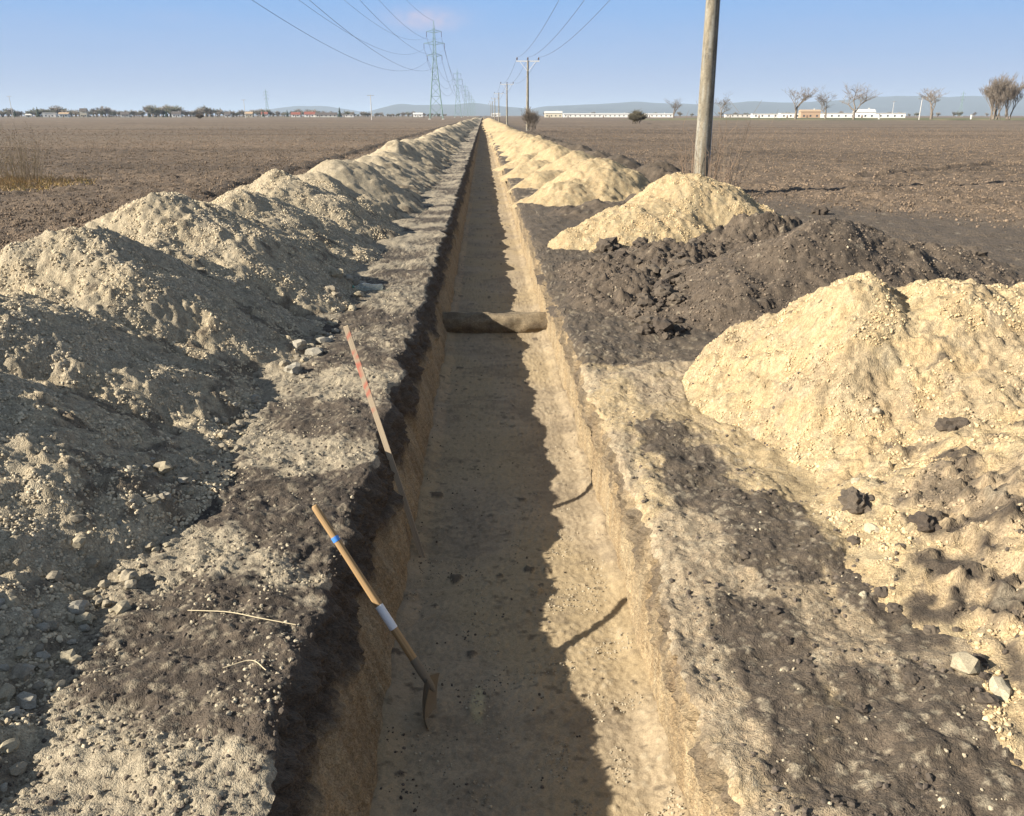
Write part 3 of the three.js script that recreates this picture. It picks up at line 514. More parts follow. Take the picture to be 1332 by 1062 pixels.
    return [x, y, d, s];
  }, (c) => { const k = 0.7 + 0.7 * RS(); c.setRGB(0.085 * k, 0.068 * k, 0.053 * k); });
}
console.log('stones done');

// ---------------------------------------------------------------- things in and by the trench
const woodMat = std(0.52, 0.35, 0.17, 0.75, { map: woodMap });
{ // shovel leaning out of the trench
  const foot = V(-0.280, -0.47, -3.09), top = V(-0.815, 0.275, -3.44), dir = top.clone().sub(foot), L = dir.length(); dir.normalize();
  const t = thing('shovel', 'long wooden handled shovel with blue and white tape leaning on the trench side', 'shovel', foot.x, foot.y, -foot.z);
  t.quaternion.setFromUnitVectors(V(0, 1, 0), dir);
  mesh('handle', lathe([[0.0, L], [0.011, L], [0.0165, L - 0.008], [0.0175, L - 0.05], [0.0165, L * 0.7], [0.0185, L * 0.4], [0.0190, 0.10], [0.0175, 0.0]], 14), woodMat, t);
  mesh('blue_tape', lathe([[0.0172, L * 0.795], [0.0184, L * 0.796], [0.0184, L * 0.82], [0.0172, L * 0.821]], 14), std(0.06, 0.22, 0.62, 0.5), t);
  mesh('white_tape', lathe([[0.0180, L * 0.30], [0.0202, L * 0.302], [0.0200, L * 0.43], [0.0178, L * 0.432]], 14), std(0.72, 0.72, 0.72, 0.6), t);
  const steel = std(0.20, 0.165, 0.115, 0.8, { metalness: 0.1, bumpMap: grainBump, bumpScale: 0.002 });
  mesh('socket', lathe([[0.0195, 0.13], [0.0212, 0.125], [0.0212, 0.05], [0.017, -0.02], [0.006, -0.05]], 12), steel, t);
  // pressed blade: shouldered, curved across, running to a blunt point
  const W = 11, Hh = 15, g = new THREE.BufferGeometry(), P = [], I = [], half = [];
  for (let f = 0; f < 2; f++) for (let j = 0; j <= Hh; j++) for (let i = 0; i <= W; i++) {
    const v = j / Hh, u = i / W * 2 - 1, w = 0.098 * Math.min(1, Math.sqrt(v * 2.4 + 0.02)) * (1 - 0.10 * smooth(0.6, 1, v)), y = -0.02 + 0.27 * v + (1 - v) * 0 - (v > 0.95 ? 0.012 * u * u : 0);
    const bowl = 0.030 * u * u + 0.020 * Math.sin(v * Math.PI) * -1 - 0.016 * Math.exp(-u * u * 30) * v; P.push(u * w, y, bowl + (f ? -0.0022 : 0));
  }
  const n1 = (W + 1) * (Hh + 1);
  for (let f = 0; f < 2; f++) for (let j = 0; j < Hh; j++) for (let i = 0; i < W; i++) { const a = f * n1 + j * (W + 1) + i, b = a + 1, c = a + W + 1, e = c + 1; f ? I.push(a, b, c, b, e, c) : I.push(a, c, b, b, c, e); }
  for (let i = 0; i < W; i++) for (const j of [0, Hh]) { const a = j * (W + 1) + i; I.push(a, a + 1, a + n1, a + 1, a + n1 + 1, a + n1); }
  for (let j = 0; j < Hh; j++) for (const i of [0, W]) { const a = j * (W + 1) + i, c = a + W + 1; I.push(a, c, a + n1, c, c + n1, a + n1); }
  g.setAttribute('position', new THREE.Float32BufferAttribute(P, 3)); g.setAttribute('uv', new THREE.Float32BufferAttribute(P.filter((_, k) => k % 3 < 2).map(v => v * 3), 2)); g.setIndex(I); g.computeVertexNormals();
  const bl = mesh('blade', g, steel, t), down = V(-0.02, -1, 0.28).normalize(), q = new THREE.Quaternion().setFromUnitVectors(V(0, 1, 0), down.clone().negate());
  bl.quaternion.copy(t.quaternion.clone().invert().multiply(q).multiply(new THREE.Quaternion().setFromAxisAngle(V(0, 1, 0), 1.36)));
  bl.position.copy(down.clone().multiplyScalar(0.225).applyQuaternion(t.quaternion.clone().invert()));
}
{ // lath leaning out of the trench
  const foot = V(-0.406, floorBase(4.49) - 0.02, -4.49), top = V(-0.911, 0.70, -5.18), dir = top.clone().sub(foot), L = dir.length(); dir.normalize();
  const t = thing('lath', 'thin wooden lath with worn red paint leaning on the trench side beyond the shovel', 'lath', foot.x, foot.y, -foot.z);
  t.quaternion.setFromUnitVectors(V(0, 1, 0), dir);
  const g = new THREE.BoxGeometry(0.034, L, 0.018, 1, 60, 1); g.translate(0, L / 2, 0); const p = g.attributes.position, c = [];
  for (let k = 0; k < p.count; k++) { const y = p.getY(k), red = y > L * 0.62 ? smooth(0.0, 0.3, n2(y * 14, p.getX(k) * 40) + (y > L * 0.97 ? -1 : 0.05)) : 0; c.push(lerp(0.50, 0.58, red), lerp(0.42, 0.20, red), lerp(0.31, 0.14, red)); p.setX(k, p.getX(k) + 0.004 * Math.sin(y * 2.2)); }
  g.setAttribute('color', new THREE.Float32BufferAttribute(c, 3)); g.computeVertexNormals();
  mesh('stick', g, new THREE.MeshStandardMaterial({ vertexColors: true, map: woodMap, roughness: 0.85 }), t);
  mesh('cut_end', box(-0.0168, 0.0168, L, L + 0.003, -0.0088, 0.0088), std(0.55, 0.44, 0.28, 0.9), t);
}
{ // old pipe crossing the trench, half buried and caked with earth
  const t = thing('buried_pipe', 'thick earth caked pipe crossing the trench floor from side to side', 'pipe', 0, -DEPTH, 10.25);
  const nu = 40, nv = 90;
  const g = gridGeo(nu, nv, (i, j, o) => {
    const a = i / (nu - 1) * Math.PI * 2, x = lerp(-0.85, 1.1, j / (nv - 1)), r = 0.158 + 0.018 * n3(x * 3, Math.cos(a) * 1.2, Math.sin(a) * 1.2) + 0.005 * n3(x * 11, Math.cos(a) * 4, Math.sin(a) * 4);
    setc([0.30, 0.235, 0.15]); mulc(1 + 0.3 * n3(x * 2.4, Math.cos(a) * 2, 4) + 0.15 * n3(x * 9, Math.cos(a) * 5, 9)); mixc(TOPL, 0.5 * smooth(0.2, 0.6, n3(x * 5, Math.cos(a) * 3, 17)));
    o[0] = x; o[1] = 0.075 + r * Math.sin(a); o[2] = r * Math.cos(a); o[3] = col[0]; o[4] = col[1]; o[5] = col[2]; o[6] = a * 0.2; o[7] = x;
  });
  mesh('pipe_wall', g, soilMat, t);
}
{ // discarded drinks bottle on the left berm
  const x = -1.38, d = 9.65, t = thing('plastic_bottle', 'clear pale green plastic bottle lying squashed on the left berm', 'bottle', x, surfaceY(x, d) + 0.05, d);
  t.rotation.set(0, 0.25, Math.PI / 2 - 0.06);
  const g = lathe([[0.0, -0.15], [0.030, -0.155], [0.043, -0.145], [0.046, -0.12], [0.043, -0.09], [0.046, -0.06], [0.042, -0.03], [0.046, 0.0], [0.042, 0.03], [0.046, 0.06], [0.041, 0.10], [0.026, 0.145], [0.014, 0.17], [0.014, 0.19]], 20), p = g.attributes.position;
  for (let k = 0; k < p.count; k++) { const y = p.getY(k); p.setX(k, p.getX(k) * (0.86 + 0.2 * Math.sin(y * 21))); p.setZ(k, p.getZ(k) * (1 + 0.08 * Math.sin(y * 17))); }
  g.computeVertexNormals();
  const pet = new THREE.MeshPhysicalMaterial({ roughness: 0.12, transmission: 0.93, thickness: 0, ior: 1.45 }); pet.color.setRGB(0.93, 0.97, 0.94);
  mesh('bottle_body', g, pet, t); mesh('cap', lathe([[0.0, 0.205], [0.0155, 0.205], [0.0165, 0.20], [0.0165, 0.186], [0.0, 0.186]], 14), std(0.10, 0.30, 0.22, 0.5), t);
}
{ // dry straws on the dark berm
  const straw = std(0.55, 0.46, 0.30, 0.9);
  for (const [pts, r, l] of [[[[-1.28, 2.98], [-1.1, 2.95], [-0.95, 2.9], [-0.80, 2.87]], 0.0024, 'long pale straw lying across the dark soil of the left berm'], [[[-1.0, 2.55], [-0.9, 2.58], [-0.83, 2.52]], 0.002, 'short pale straw near the crumbled trench edge']]) {
    const cv = new THREE.CatmullRomCurve3(pts.map(([x, d]) => V(x, surfaceY(x, d) + 0.016, -d)));
    tag(mesh('straw', new THREE.TubeGeometry(cv, 24, r, 5), straw), l, 'straw');
  }
}
console.log('trench things done');

// ---------------------------------------------------------------- pole line on the right
const PX = 6.0, POLES = [[22, -0.24], [117, 0.1], [202, -0.3], [288, -0.6], [375, -0.7], [462, -0.8], [550, -0.8]], PH = 8.9;
const concrete = new THREE.MeshStandardMaterial({ vertexColors: true, map: grainMap, bumpMap: grainBump, bumpScale: 0.006, roughness: 0.95 });
const galv = std(0.42, 0.43, 0.44, 0.5, { metalness: 0.5 }), porcelain = std(0.72, 0.72, 0.70, 0.3), brownGlass = std(0.08, 0.045, 0.03, 0.25);
function poleGeo(h, r0, r1, ny = 120, na = 26) {
  return gridGeo(na, ny, (i, j, o) => {
    const a = i / (na - 1) * Math.PI * 2, v = j / (ny - 1), y = -0.6 + v * (h + 0.6), r = lerp(r0, r1, v), cx = Math.cos(a), cz = Math.sin(a);
    setc([0.36, 0.315, 0.235]); mulc(1 + 0.25 * n3(cx * 1.5, y * 1.1, cz * 1.5) + 0.22 * n3(cx * 4, y * 3.2, cz * 4) + 0.12 * n3(cx * 9, y * 11, cz * 9)); mixc([0.44, 0.42, 0.36], smooth(0.2, 0.6, n3(cx * 2 + 5, y * 0.9, cz * 2))); mixc([0.15, 0.13, 0.10], 0.6 * smooth(0.45, 0.7, n3(cx * 5, y * 4, cz * 5 + 9)));
    o[0] = r * cx; o[1] = y; o[2] = r * cz; o[3] = col[0]; o[4] = col[1]; o[5] = col[2]; o[6] = a * 0.25; o[7] = y / 0.7;
  });
}
function makePole(label, d, near) {
  const t = thing('utility_pole', label, 'utility pole', PX, 0, d, near ? undefined : 'poles of the right hand line');
  mesh('pole_shaft', poleGeo(PH, 0.215, 0.125, near ? 200 : 60, near ? 28 : 12), concrete, t);
  mesh('crossarm', merged([box(-1.55, 1.55, PH - 0.16, PH - 0.02, -0.05, 0.05), rod(V(-1.1, PH - 0.1, 0.06), V(-0.1, PH - 1.3, 0.13), 0.03, 0.03, 5), rod(V(1.1, PH - 0.1, 0.06), V(0.1, PH - 1.3, 0.13), 0.03, 0.03, 5)]), near ? galv : std(0.66, 0.66, 0.64, 0.6), t);
  for (const x of [-1.45, 0, 1.45]) { const i = mesh('insulator', lathe([[0.03, PH - 0.02], [0.03, PH + 0.08], [0.11, PH + 0.10], [0.07, PH + 0.16], [0.12, PH + 0.18], [0.07, PH + 0.25], [0.11, PH + 0.27], [0.05, PH + 0.38], [0, PH + 0.40]], 10), near ? porcelain : brownGlass, t); i.position.x = x; }
  return t;
}
const pole1 = makePole('thick weathered concrete pole rising behind the sand heap', POLES[0][0], true);
pole1.rotation.z = 0.010; pole1.position.x = PX + POLES[0][1];
mesh('side_strip', merged([box(0.185, 0.20, 0, PH * 0.55, 0.07, 0.10)]), galv, pole1).rotation.z = 0.0078;  // thin metal strip running up one side of the shaft
const pole2 = makePole('slim concrete pole with crossarm rising from the bare bush', POLES[1][0], false); pole2.position.x = PX + POLES[1][1];
POLES.slice(2).forEach(([d, dx], k) => { const c = copy(pole2, ['concrete pole with crossarm next beyond the one in the bush', 'concrete pole with crossarm second beyond the one in the bush'][k] || 'far concrete pole in the line along the right bank'); c.position.set(PX + dx, 0, -d); });
function cable(a, b, sag, r, label, group, n = 48) {
  const pts = []; for (let k = 0; k <= n; k++) { const t = k / n, p = a.clone().lerp(b, t); p.y -= sag * 4 * t * (1 - t); pts.push(p); }
  return tag(mesh('power_cable', new THREE.TubeGeometry(new THREE.CatmullRomCurve3(pts), n, r, 5), cableMat), label, 'cable', group);
}
const cableMat = std(0.10, 0.10, 0.11, 0.5, { metalness: 0.3 });
for (let k = 0; k < POLES.length - 1; k++) for (const x of [-1.45, 0, 1.45]) cable(V(PX + POLES[k][1] + x, PH + 0.38, -POLES[k][0]), V(PX + POLES[k + 1][1] + x, PH + 0.38, -POLES[k + 1][0]), 1.3, 0.013 + 0.004 * Math.min(k, 3), k ? 'thin cable strung between the far concrete poles' : 'thin cable from the thick concrete pole to the slim one in the bush', k ? 'cables between the far poles' : 'cables between the first two poles');
for (const x of [-1.45, 0, 1.45]) cable(V(PX + POLES[0][1] + x, PH + 0.38, -22), V(PX + x, PH + 0.38, 60), 1.0, 0.013, 'thin cable running back from the thick concrete pole', 'cables behind the first pole', 24);

// ---------------------------------------------------------------- pylons on the left
const TX = -23.2, steelGreen = std(0.20, 0.30, 0.27, 0.7), ARMS = [[40, 3.6], [34.8, 5.0], [29.4, 3.6]];
function makePylon(label, group) {
  const t = thing('power_pylon', label, 'pylon', 0, 0, 0, group);
  const hw = y => y < 27 ? lerp(3.4, 0.85, y / 27) : lerp(0.85, 0.35, (y - 27) / 15);
  for (const [sx, sz] of [[-1, -1], [1, -1], [1, 1], [-1, 1]]) mesh('leg', merged([rod(V(sx * 3.4, -0.5, sz * 3.4), V(sx * 0.85, 27, sz * 0.85), 0.13, 0.12, 4), rod(V(sx * 0.85, 27, sz * 0.85), V(sx * 0.35, 42, sz * 0.35), 0.11, 0.09, 4)]), steelGreen, t);
  const br = []; let y = 0; const lv = [0]; while (y < 41) { y += Math.max(1.6, hw(y) * 1.75); lv.push(Math.min(y, 42)); }
  for (let k = 0; k < lv.length - 1; k++) { const a = hw(lv[k]), b = hw(lv[k + 1]), y0 = lv[k], y1 = lv[k + 1];
    for (const s of [-1, 1]) { br.push(rod(V(-a, y0, s * a), V(b, y1, s * b), 0.055, 0.055, 3), rod(V(a, y0, s * a), V(-b, y1, s * b), 0.055, 0.055, 3), rod(V(s * a, y0, -a), V(s * b, y1, b), 0.055, 0.055, 3), rod(V(s * a, y0, a), V(s * b, y1, -b), 0.055, 0.055, 3)); if (k % 2) br.push(rod(V(-b, y1, s * b), V(b, y1, s * b), 0.07, 0.07, 3)); } }
  mesh('bracing', merged(br), steelGreen, t);
  for (const [h, w] of ARMS) { const a = hw(h), g = []; for (const s of [-1, 1]) { for (const z of [-1, 1]) g.push(rod(V(s * a, h - 0.35, z * a), V(s * w, h + 0.1, 0), 0.09, 0.08, 4), rod(V(s * a, h + 0.9, z * a), V(s * w, h + 0.15, 0), 0.08, 0.07, 4)); for (const q of [0.35, 0.65]) g.push(rod(V(s * lerp(a, w, q), lerp(h - 0.35, h + 0.1, q), 0), V(s * lerp(a, w, q), lerp(h + 0.9, h + 0.15, q), 0), 0.06, 0.06, 3)); } mesh('crossarm', merged(g), steelGreen, t);
    for (const s of [-1, 1]) { const i = mesh('insulator', lathe([[0.05, 0], [0.14, -0.2], [0.09, -0.5], [0.14, -0.8], [0.09, -1.1], [0.14, -1.4], [0.09, -1.7], [0.14, -2.0], [0.06, -2.4]], 6), brownGlass, t); i.position.set(s * w, h + 0.1, 0); } }
  mesh('peak', merged([rod(V(0.35, 42, 0.35), V(0, 45, 0), 0.09, 0.06, 4), rod(V(-0.35, 42, 0.35), V(0, 45, 0), 0.09, 0.06, 4), rod(V(0.35, 42, -0.35), V(0, 45, 0), 0.09, 0.06, 4), rod(V(-0.35, 42, -0.35), V(0, 45, 0), 0.09, 0.06, 4)]), steelGreen, t);
  mesh('footing', merged([[-1, -1], [1, -1], [1, 1], [-1, 1]].map(([a, b]) => box(a * 3.4 - 0.5, a * 3.4 + 0.5, -0.4, 0.5, b * 3.4 - 0.5, b * 3.4 + 0.5))), std(0.5, 0.48, 0.43, 0.9), t);
  return t;
}
const PYL = [430, 850, 1230, 1560, 1900, 2250, 2620], BACK = -30;
const pyl = makePylon('tall green lattice pylon standing in the ploughed field left of the trench', 'pylons along the trench'); pyl.position.set(TX, 0, -PYL[0]);
PYL.slice(1).forEach((d, k) => { const c = copy(pyl, ['green lattice pylon next beyond the tall one in the field', 'green lattice pylon second beyond the tall one in the field'][k] || 'hazy green lattice pylon far along the same line'); c.position.set(TX - 1.2, 0, -d); });
{ const c = copy(pyl, 'green lattice pylon behind the viewpoint'); c.position.set(TX - 3, 0, -BACK); }
for (const [h, w] of ARMS) for (const s of [-1, 1]) {
  cable(V(TX - 3 + s * w, h - 2.4, -BACK), V(TX + s * w, h - 2.4, -PYL[0]), 13.2, 0.03, 'heavy sagging cable coming down to the tall green pylon', 'cables to the tall pylon', 90);
  cable(V(TX + s * w, h - 2.4, -PYL[0]), V(TX - 1.2 + s * w, h - 2.4, -PYL[1]), 11, 0.06, 'heavy cable from the tall green pylon to the next pylon', 'cables beyond the tall pylon', 40);
  for (let k = 1; k < 3; k++) cable(V(TX - 1.2 + s * w, h - 2.4, -PYL[k]), V(TX - 1.2 + s * w, h - 2.4, -PYL[k + 1]), 9, 0.07, 'heavy cable between the far green pylons', 'cables between the far pylons', 24);
}
cable(V(TX - 3, 45, -BACK), V(TX, 45, -PYL[0]), 9.5, 0.035, 'thin earth cable from the tip of the tall green pylon', undefined, 90);
console.log('lines done');

// ---------------------------------------------------------------- bare trees, bushes, weeds
function treeGeo(seed, h, opt = {}) {
  const R = rng(seed), trunk = [], crown = [], { levels = 5, kids = 3, spread = 0.62, clear = 0.28, thick = 0.035, up = 0.25, twig = 0.022, ratio = 0.7, stems = 1, base = 1.5 } = opt;
  function grow(p, dir, len, r, lev) {
    const bend = V(R() - 0.5, R() * 0.5 - 0.1, R() - 0.5).multiplyScalar(0.35), mid = p.clone().addScaledVector(dir, len * 0.5), d2 = dir.clone().add(bend).normalize(), end = mid.clone().addScaledVector(d2, len * 0.5), r1 = Math.max(twig, r * 0.62);
    const dst = lev <= 1 ? trunk : crown, sg = lev <= 1 ? 7 : lev < 4 ? 4 : 3; dst.push(rod(p, mid, r, (r + r1) / 2, sg), rod(mid, end, (r + r1) / 2, r1, sg));
    if (lev >= levels) return;
    const n = kids + (R() < 0.4 ? 1 : 0);
    for (let k = 0; k < n; k++) {
      const a = R() * 6.28 + k * 6.28 / n, sp = spread * (0.6 + 0.8 * R()), perp = V(Math.cos(a), 0.1, Math.sin(a)), nd = d2.clone().multiplyScalar(Math.cos(sp)).addScaledVector(perp, Math.sin(sp)).add(V(0, up * R(), 0)).normalize();
      grow(k === 0 ? end : p.clone().lerp(end, 0.45 + 0.55 * R()), nd, len * ratio * (0.75 + 0.5 * R()), r1 * 0.8, lev + 1);
    }
  }
  for (let s = 0; s < stems; s++) grow(V((R() - 0.5) * Math.min(0.5 * (stems - 1), base), -0.15, (R() - 0.5) * Math.min(0.5 * (stems - 1), base)), V((R() - 0.5) * (stems > 1 ? 0.9 : 0.1), 1, (R() - 0.5) * (stems > 1 ? 0.9 : 0.1)).normalize(), h * clear, h * thick, 1);
  const o = { trunk: merged(trunk), crown: merged(crown) }; o.crown.computeBoundingBox(); const k = h / o.crown.boundingBox.max.y; o.trunk.scale(k, k, k); o.crown.scale(k, k, k); return o;
}
const bark = std(0.17, 0.14, 0.11, 0.95), twigMat = std(0.20, 0.165, 0.13, 0.95), greyTwig = std(0.22, 0.195, 0.165, 0.95);
function makeTree(name, label, geo, x, d, scale, group, mats = [bark, twigMat], y = 0) {
  const t = thing(name, label, name.includes('bush') ? 'bush' : 'tree', x, y, d, group); mesh('trunk', geo.trunk, mats[0], t); mesh('crown', geo.crown, mats[1], t); t.scale.setScalar(scale); t.rotation.y = (x * 1.37 + d) % 6.28; return t;
}
const at = (px, d) => (px - 628) * d / 1117;                      // sideways place for a bearing read from the photograph
const T = [1, 2, 3].map(k => treeGeo(100 + k * 7, 10, { levels: 6, kids: 3, clear: 0.27, spread: 0.78, thick: 0.034, twig: 0.02, ratio: 0.76, up: 0.08 }));
const EMB = 0.7;
[[1040, 380, 12, 0, 'spreading bare tree beside the orange brown house across the field'], [1080, 375, 12.5, 1, 'wide bare tree right by the orange brown house'], [1118, 335, 12.2, 2, 'round bare tree with a thick trunk in front of the white shed'], [1222, 350, 11, 0, 'leaning bare tree standing alone on the grass verge'], [941, 420, 11, 1, 'bare tree standing behind the thick concrete pole'], [878, 520, 11, 2, 'small rounded bare tree on the skyline left of the thick pole']].forEach(([px, d, h, k, l]) => makeTree('bare_tree', l, T[k], at(px, d), d, h / 8.7, undefined, undefined, px > 900 ? EMB : 0));
const bigT = treeGeo(777, 13, { levels: 6, kids: 3, clear: 0.20, spread: 0.42, thick: 0.016, twig: 0.03, ratio: 0.80, up: 0.4, stems: 11, base: 5 });
makeTree('bare_tree', 'tall dense clump of bare upright stems at the edge of the verge', bigT, at(1314, 330), 330, 1.32, undefined, undefined, EMB);
const bushG = treeGeo(31, 4, { levels: 5, kids: 3, clear: 0.26, spread: 0.55, thick: 0.010, twig: 0.011, ratio: 0.78, up: 0.4, stems: 16 });
makeTree('bare_bush', 'brown bare bush around the foot of the slim concrete pole', bushG, PX + 0.3, 112, 0.8, undefined, [twigMat, twigMat]);
const bush2 = treeGeo(37, 4, { levels: 5, kids: 4, clear: 0.2, spread: 0.8, thick: 0.014, twig: 0.022, ratio: 0.82, up: 0.15, stems: 16 });
makeTree('bare_bush', 'round dense brown bush alone in the right field', bush2, at(828, 215), 215, 0.92, undefined, [twigMat, std(0.15, 0.13, 0.085, 0.95)]);
makeTree('bare_bush', 'small dark bush at the far edge of the left field', bush2, at(263, 520), 520, 0.9, undefined, [twigMat, std(0.12, 0.09, 0.06, 0.95)]);
// village trees
const VT = [1, 2, 3, 4].map(k => treeGeo(300 + k * 11, 10, { levels: 5, kids: 3, clear: 0.17, spread: 0.66 + 0.05 * k, thick: 0.03, twig: 0.075, ratio: 0.80, up: 0.15, stems: 3 }));
const vmats = [std(0.22, 0.19, 0.16, 0.95), std(0.27, 0.235, 0.19, 0.95), std(0.21, 0.195, 0.15, 0.95), std(0.17, 0.17, 0.12, 0.95)];
{
  const R = rng(404);
  for (let k = 0; k < 190; k++) { const px = -40 + 620 * (k + R()) / 190, d = 985 + 130 * R() + (px > 330 ? 120 : 0); let h = 5 + 5 * R() + 5 * clamp(n2(px * 0.021, 3) + 0.2, 0, 1); if (px > 330) h *= 0.8; if (px > 480) h *= 0.72; if (px > 250 && px < 290) h *= 1.15; makeTree('village_tree', 'bare grey brown tree in the village tree line beyond the left field', VT[k % 4], at(px, d), d, h / 10, 'village trees beyond the left field', [bark, vmats[k % 4]]); }
  for (let k = 0; k < 44; k++) { const px = 690 + 640 * (k + R()) / 44, d = 1000 + 500 * R(); makeTree('village_tree', 'low bare tree on the skyline beyond the right field', VT[k % 4], at(px, d), d, (4 + 4 * R()) / 10, 'trees beyond the right field', [bark, vmats[k % 4]]); }
}
// evergreens of the village: layered boughs
function firGeo(seed) { const R = rng(seed), crown = []; for (let k = 0; k < 150; k++) { const y = 1 + 9 * Math.pow(R(), 1.2), r = 2.3 * (1 - y / 10.4) * (0.6 + 0.5 * R()), a = R() * 6.28, g = new THREE.ConeGeometry(0.55 * (1.1 - y / 12), r + 0.7, 4, 1); g.rotateX(Math.PI / 2 + 0.35); g.translate(0, 0, (r + 0.5) / 2); g.rotateY(a); g.translate(0, y, 0); crown.push(g); } return { trunk: rod(V(0, -0.2, 0), V(0, 9.6, 0), 0.2, 0.05, 6), crown: merged(crown) }; }
const fir = firGeo(5), needle = std(0.035, 0.055, 0.035, 0.95);
[[60, 0.95, 'dark fir beside the white flat roofed house in the village'], [31, 0.75, 'dark fir near the village pole at the field edge'], [345, 0.7, 'dark fir left of the red roofed house'], [376, 0.7, 'dark fir close against the red roofed house'], [443, 0.95, 'tall dark fir right of the long dark roof'], [222, 0.7, 'dark fir beside the chimney smoke house'], [200, 0.55, 'small dark fir in the middle of the village']].forEach(([px, s, l]) => makeTree('fir_tree', l, fir, at(px, 940), 940, s * 1.1, undefined, [bark, needle]));
// weeds at the thick pole and at the left field edge
function weedGeo(seed, n, w, h) { const R = rng(seed), g = []; for (let k = 0; k < n; k++) { const a = R() * 6.28, r = w * Math.sqrt(R()), p = V(Math.cos(a) * r, -0.05, Math.sin(a) * r), dir = V(Math.cos(a) * 0.35 * R() + 0.12 * (R() - 0.5), 1, Math.sin(a) * 0.35 * R()).normalize(), L = h * (0.4 + 0.6 * R()); let q = p; for (let s = 0; s < 3; s++) { const e = q.clone().addScaledVector(dir, L / 3); g.push(rod(q, e, 0.009 * (1 - s * 0.25), 0.009 * (0.75 - s * 0.25), 3)); if (s && R() < 0.7) g.push(rod(e, e.clone().add(V((R() - 0.5) * 0.5, 0.3 * R() + 0.1, (R() - 0.5) * 0.5)), 0.005, 0.003, 3)); dir.add(V((R() - 0.5) * 0.25, 0, (R() - 0.5) * 0.25)).normalize(); q = e; } } return merged(g); }
function weeds(x, d, n, w, h, seed, label, c, y = groundY(x, d)) { const t = thing('dry_weeds', label, 'weeds', x, y, d); mesh('stems', weedGeo(seed, n, w, h), std(...c, 0.95), t); return t; }
weeds(PX - 0.25, 21.7, 42, 0.55, 1.9, 3, 'reddish dry weed stems around the thick concrete pole', [0.24, 0.165, 0.11]);
weeds(PX + 0.45, 22.3, 14, 0.4, 2.2, 4, 'tall dry twigs standing on the far side of the thick pole', [0.22, 0.17, 0.12]);
weeds(-14.25, 26.3, 110, 0.6, 1.6, 5, 'clump of pale dry weeds at the edge of the left field', [0.32, 0.255, 0.165]);
{ // dry grass mat, too fine to count
  const R = rng(66), blade = new THREE.ConeGeometry(0.012, 0.3, 3, 1); blade.translate(0, 0.13, 0); const n = 2600, im = new THREE.InstancedMesh(blade, std(1, 1, 1, 1), n), M = new THREE.Matrix4(), q = new THREE.Quaternion(), c = new THREE.Color();
  im.name = 'dry_grass'; im.castShadow = im.receiveShadow = true; im.userData = { kind: 'stuff', label: 'mat of dry straw coloured grass under the weeds at the left field edge', category: 'grass' };
  for (let k = 0; k < n; k++) { const x = -14.4 + 2.6 * (R() + R() - 1), d = 25.2 + 2.6 * (R() + R() - 1); q.setFromEuler(new THREE.Euler(2.7 * (R() - 0.5), R() * 6, 2.7 * (R() - 0.5))); M.compose(V(x, groundY(x, d) + 0.03, -d), q, V(1.4, 0.5 + 0.6 * R(), 1.4)); im.setMatrixAt(k, M); const g = R(); c.setRGB(0.36 + 0.1 * g - (g < 0.12 ? 0.12 : 0), 0.25 + 0.08 * g - (g < 0.12 ? 0.06 : 0), 0.13 + 0.05 * g - (g < 0.25 ? 0.06 : 0)); im.setColorAt(k, c); }
  scene.add(im);
}
console.log('plants done');

// ---------------------------------------------------------------- far setting: verge, village, hills
{ // grass verge across the right field
  const nu = 160, nv = 14;
  const g = gridGeo(nu, nv, (i, j, o) => { const u = i / (nu - 1), v = j / (nv - 1), x = lerp(70, 700, u), d = lerp(318, 420, v) + 40 * (1 - u) * 1.2, w = fbm(x * 0.05, d * 0.2, 3); setc([0.20, 0.19, 0.085]); mixc([0.34, 0.28, 0.15], clamp(0.45 + 1.3 * w - 0.5 * v, 0, 1)); mixc([0.10, 0.135, 0.05], clamp(0.35 - 1.2 * w, 0, 0.8)); o[0] = x; o[1] = EMB * smooth(0, 0.45, v) * smooth(1, 0.85, v) * smooth(0, 0.08, u) + 0.12 + 0.08 * w - (j === 0 || j === nv - 1 || i === 0 ? 0.4 : 0); o[2] = d; o[3] = col[0]; o[4] = col[1]; o[5] = col[2]; o[6] = x / 4; o[7] = d / 4; });
  setting('grass_verge', g, fieldMat).userData.label = 'strip of green and straw coloured grass along the far road';
  const g2 = gridGeo(60, 6, (i, j, o) => { const x = lerp(-1200, -60, i / 59), d = lerp(820, 905, j / 5), w = fbm(x * 0.02, d * 0.1, 2); setc([0.17, 0.145, 0.10]); mixc([0.22, 0.20, 0.11], 0.5 + w); o[0] = x; o[1] = 0.25 + 0.2 * w - (j % 5 ? 0 : 0.6); o[2] = d; o[3] = col[0]; o[4] = col[1]; o[5] = col[2]; o[6] = x / 4; o[7] = d / 4; });
  setting('grass_margin', g2, fieldMat).userData.label = 'dull grassy margin between the left field and the village';
}
const plaster = [std(0.78, 0.76, 0.70, 0.9), std(0.66, 0.60, 0.46, 0.9), std(0.42, 0.29, 0.19, 0.9), std(0.60, 0.58, 0.52, 0.9)], roofs = [std(0.24, 0.085, 0.06, 0.9), std(0.10, 0.085, 0.075, 0.9), std(0.55, 0.54, 0.50, 0.9), std(0.42, 0.30, 0.19, 0.9)], pane = std(0.05, 0.06, 0.07, 0.2), doorMat = std(0.16, 0.10, 0.06, 0.7);
function gable(w, l, h, ov = 0.4) { const s = new THREE.Shape(); s.moveTo(-l / 2 - ov, 0); s.lineTo(0, h); s.lineTo(l / 2 + ov, 0); s.closePath(); const g = new THREE.ExtrudeGeometry(s, { depth: w + 2 * ov, bevelEnabled: false }); g.translate(0, 0, -w / 2 - ov); g.rotateY(Math.PI / 2); return g; }
